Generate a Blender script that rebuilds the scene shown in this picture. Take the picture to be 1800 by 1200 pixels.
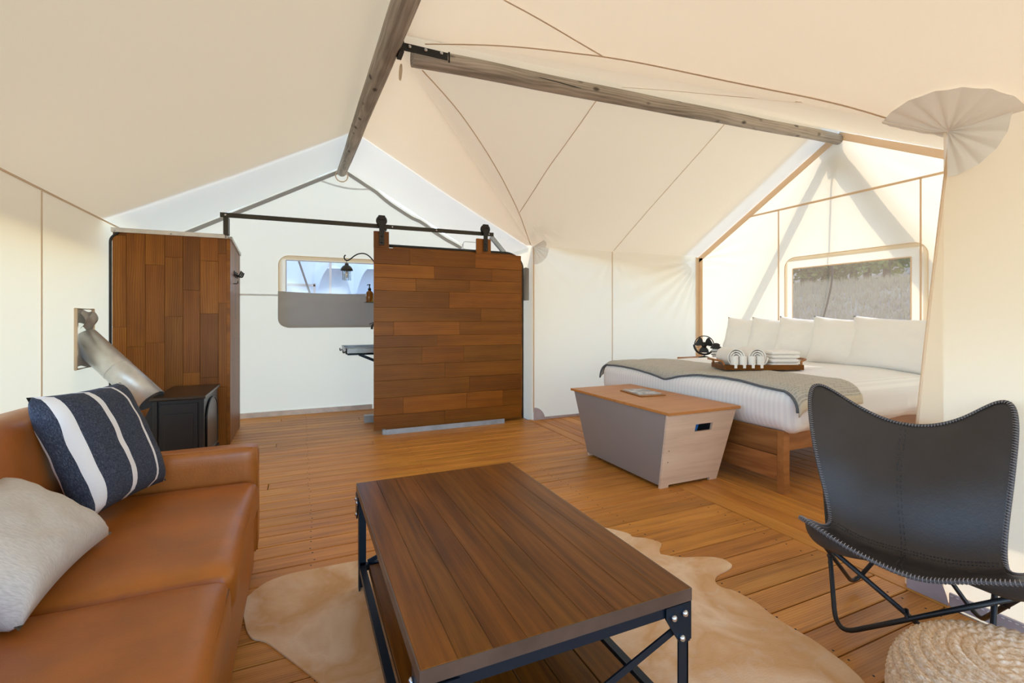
import bpy, bmesh, math, random
from mathutils import Vector, Matrix, Euler, noise as mnoise
random.seed(7)
PI = math.pi
for o in list(bpy.data.objects): bpy.data.objects.remove(o, do_unlink=True)
SC = bpy.context.scene
COL = SC.collection

# ------------------------------------------------------------------ camera, sky, sun, exposure
cam_d = bpy.data.cameras.new('camera'); cam = bpy.data.objects.new('camera', cam_d); COL.objects.link(cam)
cam.location = (0, 0, 1.2); cam.rotation_euler = (PI/2, 0, -math.atan(370/827.0))
cam_d.sensor_width = 36; cam_d.lens = 36*827/1800.0; cam_d.shift_y = -40/1800.0; cam_d.clip_start = .02
SC.camera = cam
SUN_EL, SUN_AZ = math.radians(40), math.radians(-14)      # azimuth from +X
w = bpy.data.worlds.new('sky'); SC.world = w; w.use_nodes = True
nt = w.node_tree; nt.nodes.clear()
sky = nt.nodes.new('ShaderNodeTexSky'); sky.sky_type = 'NISHITA'; sky.sun_disc = False
sky.sun_elevation = SUN_EL; sky.sun_rotation = PI/2 - SUN_AZ; sky.altitude = 800; sky.dust_density = .3; sky.ozone_density = 2.2
bg = nt.nodes.new('ShaderNodeBackground'); bg.inputs[1].default_value = 0.95
wo = nt.nodes.new('ShaderNodeOutputWorld')
nt.links.new(sky.outputs[0], bg.inputs[0]); nt.links.new(bg.outputs[0], wo.inputs[0])
sd = bpy.data.lights.new('sun', 'SUN'); sun = bpy.data.objects.new('sun', sd); COL.objects.link(sun)
sd.energy = 3.0; sd.angle = math.radians(.6); sd.color = (1.0, .93, .82)
S = Vector((math.cos(SUN_EL)*math.cos(SUN_AZ), math.cos(SUN_EL)*math.sin(SUN_AZ), math.sin(SUN_EL)))
sun.rotation_euler = S.to_track_quat('Z', 'Y').to_euler(); sun.location = (12, -3, 10)
SC.view_settings.view_transform = 'Standard'; SC.view_settings.look = 'None'
SC.view_settings.gamma = 1; SC.view_settings.use_curve_mapping = False
SC.view_settings.exposure = 0.27
cy = SC.cycles
cy.max_bounces = 14; cy.diffuse_bounces = 8; cy.transmission_bounces = 12; cy.transparent_max_bounces = 12; cy.glossy_bounces = 5
cy.caustics_reflective = False; cy.caustics_refractive = False; cy.sample_clamp_indirect = 8

# ------------------------------------------------------------------ helpers: materials
class G:
    def __init__(s, name):
        s.m = bpy.data.materials.new(name); s.m.use_nodes = True
        s.nt = s.m.node_tree; s.nt.nodes.clear()
        s.out = s.nt.nodes.new('ShaderNodeOutputMaterial')
    def N(s, t, inp=None, **at):
        n = s.nt.nodes.new('ShaderNode'+t)
        for k, v in at.items(): setattr(n, k, v)
        for k, v in (inp or {}).items():
            if isinstance(v, bpy.types.NodeSocket): s.nt.links.new(v, n.inputs[k])
            else: n.inputs[k].default_value = v
        return n
    def link(s, a, b): s.nt.links.new(a, b)
    def surf(s, sock): s.nt.links.new(sock, s.out.inputs[0]); return s.m
    def coord(s, scale=(1, 1, 1), rot=(0, 0, 0), rnd=True, kind='Object'):
        tc = s.N('TexCoord')
        v = tc.outputs[kind]
        if rnd:
            oi = s.N('ObjectInfo')
            r = s.N('Math', {0: oi.outputs['Random'], 1: 61.7}, operation='MULTIPLY')
            v = s.N('VectorMath', {0: v, 1: r.outputs[0]}, operation='ADD').outputs[0]
        return s.N('Mapping', {'Vector': v, 'Scale': scale, 'Rotation': rot}).outputs[0]
    def noise(s, vec, scale, detail=4, rough=.55, dist=0.0):
        return s.N('TexNoise', {'Vector': vec, 'Scale': scale, 'Detail': detail, 'Roughness': rough, 'Distortion': dist}).outputs['Fac']
    def ramp(s, fac, stops):
        r = s.N('ValToRGB', {0: fac}); e = r.color_ramp.elements
        while len(e) < len(stops): e.new(.5)
        for q, (p, c) in zip(e, stops):
            q.position = p; q.color = (*c, 1) if len(c) == 3 else c
        return r.outputs[0]
    def mix(s, fac, a, b, mode='MIX'):
        n = s.N('Mix', data_type='RGBA', blend_type=mode)
        for k, v in ((0, fac), (6, a), (7, b)):
            if isinstance(v, bpy.types.NodeSocket): s.link(v, n.inputs[k])
            else: n.inputs[k].default_value = v if not isinstance(v, tuple) else ((*v, 1) if len(v) == 3 else v)
        return n.outputs[2]
    def bump(s, h, strength=.2, dist=.01):
        return s.N('Bump', {'Height': h, 'Strength': strength, 'Distance': dist}).outputs[0]
    def pbr(s, color, rough=.5, metal=0.0, normal=None, **kw):
        n = s.N('BsdfPrincipled')
        for k, v in (('Base Color', color), ('Roughness', rough), ('Metallic', metal)):
            if isinstance(v, bpy.types.NodeSocket): s.link(v, n.inputs[k])
            else: n.inputs[k].default_value = (*v, 1) if isinstance(v, tuple) else v
        if normal is not None: s.link(normal, n.inputs['Normal'])
        for k, v in kw.items(): n.inputs[k].default_value = v
        return s.surf(n.outputs[0])

def wood(name, dark, mid, light, rough=.42, var=.35, ring=1.0, grain=1.0, bump=.12, coat=0.0, ramt=.14, spec=.30, streak=0.0, knots=0.0):
    g = G(name)
    p = g.coord((1, 1, 1))
    sep = g.N('SeparateXYZ', {0: p}).outputs
    warp = g.noise(g.N('Mapping', {'Vector': p, 'Scale': (1.3, 7*ring, 7*ring)}).outputs[0], 1.0, 2, .45)
    fq = 2*PI*95*ring
    ph = g.N('Math', {0: warp, 1: 30.0, 2: g.N('Math', {0: sep[1], 1: fq}, operation='MULTIPLY').outputs[0]}, operation='MULTIPLY_ADD').outputs[0]
    wave0 = g.N('Math', {0: g.N('Math', {0: ph}, operation='SINE').outputs[0], 1: .5, 2: .5}, operation='MULTIPLY_ADD').outputs[0]
    wave = g.N('Math', {0: wave0, 1: 1.6}, operation='POWER').outputs[0]
    n1 = g.noise(g.N('Mapping', {'Vector': p, 'Scale': (.9, 16*grain, 16*grain)}).outputs[0], 1.0, 5, .62)
    n2 = g.noise(g.N('Mapping', {'Vector': p, 'Scale': (4, 190, 190)}).outputs[0], 1.0, 3, .6)
    n3 = g.noise(g.N('Mapping', {'Vector': p, 'Scale': (2.2, 5, 5)}).outputs[0], 1.0, 3, .5)
    a = g.N('Math', {0: wave, 1: ramt}, operation='MULTIPLY').outputs[0]
    b = g.N('Math', {0: n1, 1: .52, 2: a}, operation='MULTIPLY_ADD').outputs[0]
    b = g.N('Math', {0: n3, 1: .28, 2: b}, operation='MULTIPLY_ADD').outputs[0]
    c = g.N('Math', {0: n2, 1: .24, 2: b}, operation='MULTIPLY_ADD').outputs[0]
    col = g.ramp(c, [(.30, dark), (.56+ramt*.3, mid), (.80+ramt*.5, light)])
    if streak:   # long dark figure lines in the grain
        q = g.noise(g.N('Mapping', {'Vector': p, 'Scale': (1.1, 26, 26), 'Location': (3, 7, 1)}).outputs[0], 1.0, 3, .5, .3)
        col = g.mix(g.N('MapRange', {'Value': q, 1: .54, 2: .70, 3: 0, 4: streak}).outputs[0], col, dark)
    if knots:
        vd = g.N('TexVoronoi', {'Vector': g.N('Mapping', {'Vector': p, 'Scale': (5, 9, 9)}).outputs[0], 'Scale': 1.0}).outputs['Distance']
        col = g.mix(g.N('MapRange', {'Value': vd, 1: .10, 2: .20, 3: knots, 4: 0}).outputs[0], col, tuple(x*.5 for x in dark))
    oi = g.N('ObjectInfo')
    r2 = g.N('Math', {0: g.N('Math', {0: oi.outputs['Random'], 1: 7.31}, operation='MULTIPLY').outputs[0]}, operation='FRACT').outputs[0]
    val = g.N('MapRange', {'Value': r2, 3: 1-var, 4: 1+var*.7}).outputs[0]
    hue = g.N('MapRange', {'Value': oi.outputs['Random'], 3: .497, 4: .503}).outputs[0]
    hs = g.N('HueSaturation', {'Hue': hue, 'Saturation': 1.0, 'Value': val, 'Color': col}).outputs[0]
    return g.pbr(hs, rough, 0, g.bump(c, bump, .004), **dict({'Specular IOR Level': spec}, **({'Coat Weight': coat, 'Coat Roughness': .25} if coat else {})))

def plain(name, c, rough=.5, metal=0.0, bs=0, bstr=.1, vary=0.0):
    g = G(name); nrm = None; col = c
    if bs or vary:
        v = g.coord(rnd=False); n = g.noise(v, bs or 30, 4)
        if bs: nrm = g.bump(n, bstr, .004)
        if vary:
            n2 = g.noise(v, 9, 4)
            col = g.ramp(n2, [(.3, tuple(x*(1-vary) for x in c)), (.7, tuple(min(1, x*(1+vary)) for x in c))])
    return g.pbr(col, rough, metal, nrm)

def canvas(name, dcol, tcol, fac, wrinkle=.35):
    g = G(name)
    v = g.coord(rnd=False)
    weave = g.noise(v, 260, 2, .6)
    soft = g.noise(g.N('Mapping', {'Vector': v, 'Scale': (1, 1, 1)}).outputs[0], 2.2, 3, .5, .4)
    h = g.N('Math', {0: weave, 1: .06, 2: soft}, operation='MULTIPLY_ADD').outputs[0]
    nrm = g.bump(h, wrinkle, .02)
    d = g.N('BsdfDiffuse', {'Color': (*dcol, 1), 'Normal': nrm}).outputs[0]
    t = g.N('BsdfTranslucent', {'Color': (*tcol, 1), 'Normal': nrm}).outputs[0]
    return g.surf(g.N('MixShader', {0: fac, 1: d, 2: t}).outputs[0])

M = {}
M['canvas'] = canvas('canvas_cream', (.89, .80, .66), (.92, .77, .54), .40, .22)
M['canvas2'] = canvas('canvas_double', (.84, .72, .56), (.88, .68, .44), .42, .2)
M['canvas_grey'] = canvas('canvas_grey', (.84, .83, .82), (.86, .86, .86), .42, .3)
M['fly'] = canvas('fly_tan', (.66, .60, .50), (.90, .74, .575), .55, .1)
M['fly_white'] = canvas('fly_white', (.72, .73, .75), (.86, .87, .90), .58, .1)
M['flap'] = canvas('flap_grey', (.46, .44, .41), (.3, .3, .3), .15, .5)
M['floor'] = wood('floor_pine', (.24, .085, .014), (.58, .245, .044), (.72, .36, .085), .42, .14, .9, 1.0, .08, 0, .09, .30, .55)
M['door'] = wood('cedar_red', (.11, .030, .002), (.235, .078, .005), (.35, .140, .013), .42, .30, .6, 1.0, .06)
M['table'] = wood('table_stained', (.030, .0065, .001), (.160, .053, .005), (.27, .098, .012), .30, .07, .35, .75, .05, 0, .05, .17, .5)
M['bedwood'] = wood('bed_oak', (.13, .045, .012), (.34, .14, .04), (.46, .21, .07), .45, .15)
M['log'] = wood('log_grey', (.09, .075, .06), (.44, .39, .335), (.66, .60, .53), .8, .05, .5, 1.3, .6, 0, .10, .3, .4, .8)
M['lid'] = wood('lid_brown', (.34, .13, .03), (.50, .215, .055), (.58, .27, .08), .4, .04, .6, 1.6, .04, 0, .04)
M['birch'] = wood('birch_ply', (.58, .42, .30), (.76, .59, .44), (.83, .67, .52), .5, .03, .8, 1.4, .03, 0, .03)
M['greypanel'] = plain('bench_grey', (.27, .245, .235), .26)
M['leather'] = None
def leather(name, c, rough, sc=90, bs=.12):
    g = G(name); v = g.coord(rnd=False)
    vor = g.N('TexVoronoi', {'Vector': v, 'Scale': sc*2.5}).outputs['Distance']
    n = g.noise(v, 6, 4); n2 = g.noise(v, sc, 3)
    col = g.ramp(n, [(.3, tuple(x*.8 for x in c)), (.7, tuple(x*1.15 for x in c))])
    rr = g.N('MapRange', {'Value': n, 3: rough-.06, 4: rough+.1}).outputs[0]
    h = g.N('Math', {0: vor, 1: .5, 2: n2}, operation='MULTIPLY_ADD').outputs[0]
    return g.pbr(col, rr, 0, g.bump(h, bs, .003))
M['leather'] = leather('tan_leather', (.34, .104, .011), .36)
M['leather_seam'] = plain('leather_seam', (.14, .045, .010), .5)
M['black_leather'] = leather('black_leather', (.026, .022, .021), .34, 60, .12)
M['white'] = plain('white_cotton', (.84, .83, .82), .9, 0, 40, .12)
M['towel'] = plain('white_towel', (.86, .84, .82), .95, 0, 300, .6)
M['black'] = plain('black_metal', (.022, .021, .02), .42, .3)
M['steelblack'] = plain('iron_blueblack', (.016, .027, .045), .38, .7, 60, .05)
M['bronze'] = plain('bronze_rail', (.05, .045, .036), .45, .6)
M['galv'] = plain('galvanised', (.66, .65, .62), .42, .75, 14, .05, .12)
M['zinc'] = plain('zinc_blue', (.40, .46, .52), .45, .3, 20, .05, .15)
M['chrome'] = plain('chrome', (.75, .75, .76), .18, 1.0)
M['bolt'] = plain('bolt_steel', (.55, .56, .58), .25, 1.0)
M['stove'] = plain('stove_black', (.014, .014, .016), .35, .2)
M['stovetop'] = plain('stove_top', (.035, .022, .014), .3, .2)
M['rubber'] = plain('rubber_black', (.02, .02, .02), .6)
M['trim'] = plain('vinyl_mauve', (.46, .41, .44), .6, 0, 60, .1, .12)
M['basetrim'] = plain('base_strip', (.80, .79, .76), .6, 0, 40, .1, .15)
M['stitch'] = plain('stitch_pale', (.55, .50, .48), .6)
M['lace'] = plain('lace_dark', (.05, .045, .045), .5)
M['lacepale'] = plain('lace_pale', (.22, .19, .185), .5)
M['trimmetal'] = plain('zinc_channel', (.62, .60, .57), .45, .6, 30, .05, .15)
M['deck'] = plain('deck_boards', (.42, .34, .27), .8, 0, 12, .2, .15)
M['subfloor'] = plain('subfloor_dark', (.03, .018, .010), .9)
M['seam'] = canvas('seam_tape', (.82, .71, .57), (.8, .66, .48), .35, .1)
M['pulley'] = M['black']

# ------------------------------------------------------------------ helpers: objects
WM = {}
def reg(o, parent=None, loc=(0, 0, 0), rot=(0, 0, 0)):
    COL.objects.link(o)
    o.location = loc; o.rotation_euler = rot
    m = Matrix.Translation(loc) @ Euler(rot).to_matrix().to_4x4()
    if parent is not None:
        o.parent = parent; m = WM[parent.name] @ m
    WM[o.name] = m
    return o
def props(o, label=None, cat=None, group=None, kind=None):
    if label: o['label'] = label
    if cat: o['category'] = cat
    if group: o['group'] = group
    if kind: o['kind'] = kind
    return o
def thing(name, label, cat, loc=(0, 0, 0), rotz=0, group=None, rot=None):
    o = bpy.data.objects.new(name, None); o.empty_display_size = .1
    reg(o, None, loc, rot or (0, 0, rotz)); return props(o, label, cat, group)
def struct_empty(name, loc=(0, 0, 0)):
    o = bpy.data.objects.new(name, None); reg(o, None, loc); return props(o, kind='structure')
def put(name, bm, mat, parent=None, local=False, smooth=False, loc=(0, 0, 0), rot=(0, 0, 0), label=None, kind=None, angle=None):
    """bm in world coordinates (or in the parent's with local=True) -> one mesh object"""
    me = bpy.data.meshes.new(name)
    if parent is not None and not local: bm.transform(WM[parent.name].inverted())
    bm.normal_update()
    bm.to_mesh(me); bm.free()
    for m in (mat if isinstance(mat, (list, tuple)) else [mat]): me.materials.append(m)
    if smooth:
        me.polygons.foreach_set('use_smooth', [True]*len(me.polygons))
        if angle is not None:
            try: me.set_sharp_from_angle(angle=math.radians(angle))
            except Exception: pass
    o = bpy.data.objects.new(name, me); reg(o, parent, loc, rot)
    return props(o, label, None, None, kind)
def BM(): return bmesh.new()
def box(bm, c, s, rot=None, bev=0.0, seg=2, mi=0):
    b = bmesh.new(); bmesh.ops.create_cube(b, size=1)
    for v in b.verts: v.co = Vector((v.co.x*s[0], v.co.y*s[1], v.co.z*s[2]))
    if bev: bmesh.ops.bevel(b, geom=list(b.edges), offset=min(bev, min(s)*.45), segments=seg, affect='EDGES', profile=.5)
    if rot is not None: b.transform(rot if isinstance(rot, Matrix) else Euler(rot).to_matrix().to_4x4())
    b.transform(Matrix.Translation(c)); merge(bm, b, mi); return bm
def merge(bm, b, mi=0):
    vm = {v: bm.verts.new(v.co) for v in b.verts}
    for f in b.faces:
        try: nf = bm.faces.new([vm[v] for v in f.verts])
        except ValueError: continue
        nf.material_index = mi or f.material_index; nf.smooth = f.smooth
    b.free()
def b2(x0, x1, y0, y1, z0, z1, bm=None, bev=0.0):
    return box(bm if bm is not None else BM(), ((x0+x1)/2, (y0+y1)/2, (z0+z1)/2), (abs(x1-x0), abs(y1-y0), abs(z1-z0)), None, bev)
def beam(bm, a, b, wd, ht, bev=0.0, up=(0, 0, 1)):
    a, b = Vector(a), Vector(b); d = b-a; L = d.length; x = d.normalized(); y = Vector(up).cross(x)
    if y.length < 1e-5: y = Vector((0, 1, 0))
    y.normalize(); z = x.cross(y)
    R = Matrix((x, y, z)).transposed().to_4x4()
    return box(bm, (a+b)/2, (L, wd, ht), R, bev)
def rounded(pts, r, n=6, closed=False):
    pts = [Vector(p) for p in pts]; out = [pts[0]]
    for i in range(1, len(pts)-1):
        p, a, b = pts[i], pts[i-1], pts[i+1]
        d1, d2 = (a-p), (b-p); k = min(r, d1.length*.45, d2.length*.45)
        s, e = p+d1.normalized()*k, p+d2.normalized()*k
        for j in range(n+1):
            t = j/n; out.append(s*(1-t)**2+p*2*t*(1-t)+e*t*t)
    out.append(pts[-1]); return out
def tube(bm, pts, r, seg=10, cap=True, closed=False):
    pts = [Vector(p) for p in pts]; n = len(pts)
    rr = r if isinstance(r, (list, tuple)) else [r]*n
    rings = []; up = None
    for i, p in enumerate(pts):
        if closed: t = pts[(i+1) % n]-pts[i-1]
        else: t = pts[min(i+1, n-1)]-pts[max(i-1, 0)]
        t.normalize()
        if up is None:
            up = Vector((0, 0, 1)) if abs(t.z) < .9 else Vector((1, 0, 0))
        x = up-t*up.dot(t); x.normalize(); y = t.cross(x); up = x
        rings.append([bm.verts.new(p+(x*math.cos(2*PI*k/seg)+y*math.sin(2*PI*k/seg))*rr[i]) for k in range(seg)])
    m = n if closed else n-1
    for i in range(m):
        A, B = rings[i], rings[(i+1) % n]
        for k in range(seg):
            f = bm.faces.new((A[k], A[(k+1) % seg], B[(k+1) % seg], B[k])); f.smooth = True
    if cap and not closed:
        bm.faces.new(rings[0][::-1]); bm.faces.new(rings[-1])
    return bm
def lathe(bm, prof, c=(0, 0, 0), seg=24, mat=None):
    b = bmesh.new(); rings = []
    for r, z in prof:
        rings.append([b.verts.new((max(r, 1e-4)*math.cos(2*PI*k/seg), max(r, 1e-4)*math.sin(2*PI*k/seg), z)) for k in range(seg)])
    for A, B in zip(rings, rings[1:]):
        for k in range(seg):
            f = b.faces.new((A[k], A[(k+1) % seg], B[(k+1) % seg], B[k])); f.smooth = True
    b.faces.new(rings[0][::-1]); b.faces.new(rings[-1])
    if mat is not None: b.transform(mat)
    b.transform(Matrix.Translation(c)); merge(bm, b); return bm
def cyl(bm, a, b, r, seg=14): return tube(bm, [a, b], r, seg)
def grid(bm, f, nu, nv, mi=0, skip=None, smooth=True):
    V = [[bm.verts.new(f(i/nu, j/nv)) for j in range(nv+1)] for i in range(nu+1)]
    for i in range(nu):
        for j in range(nv):
            if skip and skip((i+.5)/nu, (j+.5)/nv): continue
            q = bm.faces.new((V[i][j], V[i+1][j], V[i+1][j+1], V[i][j+1])); q.smooth = smooth; q.material_index = mi
    return V
def prism(bm, poly, t, M4):
    """2-D polygon (local xy) extruded by t along local z, then transformed by M4"""
    b = bmesh.new()
    A = [b.verts.new((x, y, 0)) for x, y in poly]; B = [b.verts.new((x, y, t)) for x, y in poly]
    b.faces.new(A[::-1]); b.faces.new(B); n = len(poly)
    for i in range(n): b.faces.new((A[i], A[(i+1) % n], B[(i+1) % n], B[i]))
    b.transform(M4); merge(bm, b); return bm
def frame(o, x, y):
    x = Vector(x).normalized(); y = Vector(y); y = (y-x*x.dot(y)).normalized(); z = x.cross(y)
    m = Matrix((x, y, z)).transposed().to_4x4(); m.translation = Vector(o); return m
def rbox(bm, c, s, r, n=10, crown=0.0, rot=None, side=0.0, wob=0.0, seed=0):
    """soft upholstered block: rounded box with a crowned top"""
    h = Vector(s)/2; b = bmesh.new(); bmesh.ops.create_cube(b, size=2)
    bmesh.ops.subdivide_edges(b, edges=list(b.edges), cuts=n, use_grid_fill=True)
    for v in b.verts:
        q = Vector([math.copysign(abs(a)**.75, a) for a in v.co])
        p = Vector((q.x*h.x, q.y*h.y, q.z*h.z))
        inn = Vector([max(-(h[k]-r), min(h[k]-r, p[k])) for k in range(3)])
        d = p-inn
        if d.length > 1e-9: p = inn+d.normalized()*r
        fx, fy = 1-(p.x/h.x)**2, 1-(p.y/h.y)**2; fz = 1-(p.z/h.z)**2
        if crown: p.z += crown*max(0, fx)*max(0, fy)*(1 if p.z > 0 else -.3)
        if side:
            p.x += side*math.copysign(max(0, fz)*max(0, fy), p.x)*abs(p.x/h.x)**3
            p.y += side*math.copysign(max(0, fz)*max(0, fx), p.y)*abs(p.y/h.y)**3
        if wob: p += v.co.normalized()*wob*mnoise.noise(p*6+Vector((seed*3.1, 1, 2)))
        v.co = p
    for f in b.faces: f.smooth = True
    if rot is not None: b.transform(rot)
    b.transform(Matrix.Translation(c)); merge(bm, b); return bm
def pillow(bm, W, H, T, M4, pinch=.07, n=22, seed=0, wr=.006):
    b = bmesh.new()
    for sgn in (1, -1):
        def f(u, v):
            x, y = 2*u-1, 2*v-1
            k = max(0, (1-x**4)*(1-y**4))
            th = T/2*k**.55
            X = x*W/2*(1-pinch*(1-y*y)); Y = y*H/2*(1-pinch*(1-x*x))
            e = wr*mnoise.noise(Vector((x*3.3+seed, y*3.3, sgn*2)))*(1 if k > .001 else 0)
            ed = .5*wr*math.sin(14*math.atan2(y, x)+seed)*max(0, (x*x*y*y))*(k > .001)
            return Vector((X, Y, sgn*(th+e+ed)))
        V = grid(b, f, n, n)
        if sgn < 0: bmesh.ops.reverse_faces(b, faces=[q for q in b.faces if q.verts[0].co.z <= 0 and q.calc_center_median().z < 0])
    bmesh.ops.remove_doubles(b, verts=list(b.verts), dist=1e-5)
    bmesh.ops.recalc_face_normals(b, faces=list(b.faces))
    for q in b.faces: q.smooth = True
    b.transform(M4); merge(bm, b); return bm
def ribbon(bm, pts, nrm, wd, th=.003):
    pts = [Vector(p) for p in pts]; nrm = Vector(nrm).normalized(); prev = None
    for i, p in enumerate(pts):
        t = (pts[min(i+1, len(pts)-1)]-pts[max(i-1, 0)]).normalized(); s = t.cross(nrm).normalized()*wd/2
        row = [bm.verts.new(p-s), bm.verts.new(p-s+nrm*th), bm.verts.new(p+s+nrm*th), bm.verts.new(p+s)]
        if prev:
            for k in range(4): bm.faces.new((prev[k], prev[(k+1) % 4], row[(k+1) % 4], row[k]))
        else: bm.faces.new(row)
        prev = row
    bm.faces.new(prev[::-1]); return bm
def lerp(a, b, t): return a+(b-a)*t
def line(a, b, n=12):
    a, b = Vector(a), Vector(b); return [a.lerp(b, i/n) for i in range(n+1)]
def sm(a, b, x):
    t = max(0, min(1, (x-a)/(b-a))); return t*t*(3-2*t)

# ------------------------------------------------------------------ tent geometry
YF, YB = -1.6, 6.5                    # front and back of the main tent
XL, XR, XE = -1.55, 2.5, 5.15         # left wall, right wall, alcove end
YN, YA, YW = 1.06, 5.0, 3.1           # alcove near side, far side, ridge
ZE = 2.05
def ridge(y): return Vector((.5, y, 3.03+.04*(y-2.6)))
def wridge(x): return Vector((x, YW, 3.05+.024*(x-.5)))
CE, CNR = Vector((XR, YA, 2.06)), Vector((XR, YN, 2.0))
WRK = []  # (centre, u, v, amp, length, k, phase)
def radial(p, c, u, v, A, L, k, ph):
    d = p-c; r = d.length
    return A*math.exp(-r/L)*sm(.02, .22, r)*math.sin(k*math.atan2(d.dot(v), d.dot(u))+ph)
def bil(P, name, parent, mat=None, nu=60, nv=44, wr=(), skip=None, sag=0.0):
    """bilinear canvas patch P00,P10,P11,P01 with wrinkle list"""
    a, b_, c, d = [Vector(q) for q in P]
    nrm = ((b_-a).cross(d-a)+(c-b_).cross(a-b_)).normalized()
    def f(u, v):
        p = a*(1-u)*(1-v)+b_*u*(1-v)+c*u*v+d*(1-u)*v
        edge = sm(0, .04, u)*sm(0, .04, 1-u)*sm(0, .04, v)*sm(0, .04, 1-v)
        h = sum(radial(p, *q) for q in wr)*edge + sag*math.sin(PI*u)*math.sin(PI*v)
        h += .006*edge*mnoise.noise(p*1.7)
        return p+nrm*h
    bm = BM(); grid(bm, f, nu, nv, skip=skip)
    return put(name, bm, mat or M['canvas'], parent, smooth=True)

# ------------------------------------------------------------------ floor
PW = .133
def plank_mesh(L, W=PW-.0055, T=.024):
    bm = box(BM(), (0, 0, 0), (L, W, T), None, .0035, 1)
    me = bpy.data.meshes.new('plank'); bm.to_mesh(me); bm.free(); me.materials.append(M['floor']); return me
floor = put('floor', b2(XL-.1, XE+.1, YF-.05, YB+.1, -.12, -.045), M['subfloor']); props(floor, kind='structure')
XS = 2.45
meA = plank_mesh(XS-XL+.02); meA1 = plank_mesh(2.2); meA2 = plank_mesh(XS-XL+.02-2.204); meA3 = plank_mesh(1.35); meA4 = plank_mesh(XS-XL+.02-1.354)
def add_plank(me, x, y, rz):
    o = bpy.data.objects.new('plank', me); reg(o, floor, (x, y, -.012), (0, 0, rz)); return o
y = YF+.06; i = 0
while y < YB+.02:
    x0 = XL-.02
    k = i % 9
    if k == 2:
        add_plank(meA1, x0+1.1, y, PI); add_plank(meA2, x0+2.204+(XS-x0-2.204)/2, y, 0)
    elif k == 4:
        add_plank(meA3, x0+.675, y, 0); add_plank(meA4, x0+1.354+(XS-x0-1.354)/2, y, PI)
    else: add_plank(meA, (x0+XS)/2, y, PI*(i % 2))
    y += PW; i += 1
LB = YA-YN+.06; meB = plank_mesh(LB); meB1 = plank_mesh(1.6); meB2 = plank_mesh(LB-1.604)
x = XS+.004+PW/2; i = 0
while x < XE+.02:
    if i % 4 == 2:
        add_plank(meB1, x, YN-.03+.8, PI/2); add_plank(meB2, x, YN-.03+1.604+(LB-1.604)/2, PI/2)
    else: add_plank(meB, x, YN-.03+LB/2, PI/2)
    x += PW; i += 1
nails = BM(); rn = random.Random(3)
yy = YF+.06
while yy < YB:
    for xx in (2.36, 1.75, .9, .05, -.75):
        for dy in (-.04, .04):
            lathe(nails, [(.0045, -.001), (.0045, .0006), (.001, .0012)], (xx+rn.uniform(-.01, .01), yy+dy, 0), 6)
    yy += PW
put('nail_heads', nails, M['rubber'], floor, kind='stuff')

# ------------------------------------------------------------------ roof and walls
roof = struct_empty('ceiling')
R31, RB, RF = ridge(YW), ridge(YB), ridge(YF)
bil((ridge(YF), ridge(YB), Vector((XL, YB, ZE)), Vector((XL, YF, ZE))), 'roof_panel', roof, nu=90, nv=40, sag=-.02)
ez = Vector((0, 0, 1))
sl = (R31-CE).normalized()
far_u, far_v = Vector((0, 1, 0)), Vector((-.88, 0, .47))
bil((R31, RB, Vector((XR, YB, ZE)), CE), 'roof_panel', roof, nu=50, nv=50,
    wr=[(CE, far_v, far_u, .012, .5, 15, .3)])
bil((R31, RF, Vector((XR, YF, ZE)), CNR), 'roof_panel', roof, nu=70, nv=44,
    wr=[(CNR, far_v, Vector((0, -1, 0)), .008, .3, 16, .3)])
WE = wridge(XE); EF = Vector((XE, YA, 2.07)); EN = Vector((XE, YN, 2.05))
bil((R31, WE, EF, CE), 'roof_panel', roof, nu=80, nv=50,
    wr=[(CE, Vector((1, 0, 0)), Vector((0, -.88, .47)), .016, .36, 26, .2)])
bil((R31, WE, EN, CNR), 'roof_panel', roof, nu=80, nv=50,
    wr=[(CNR, Vector((1, 0, 0)), Vector((0, .88, .47)), .010, .3, 16, .2)])

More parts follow.
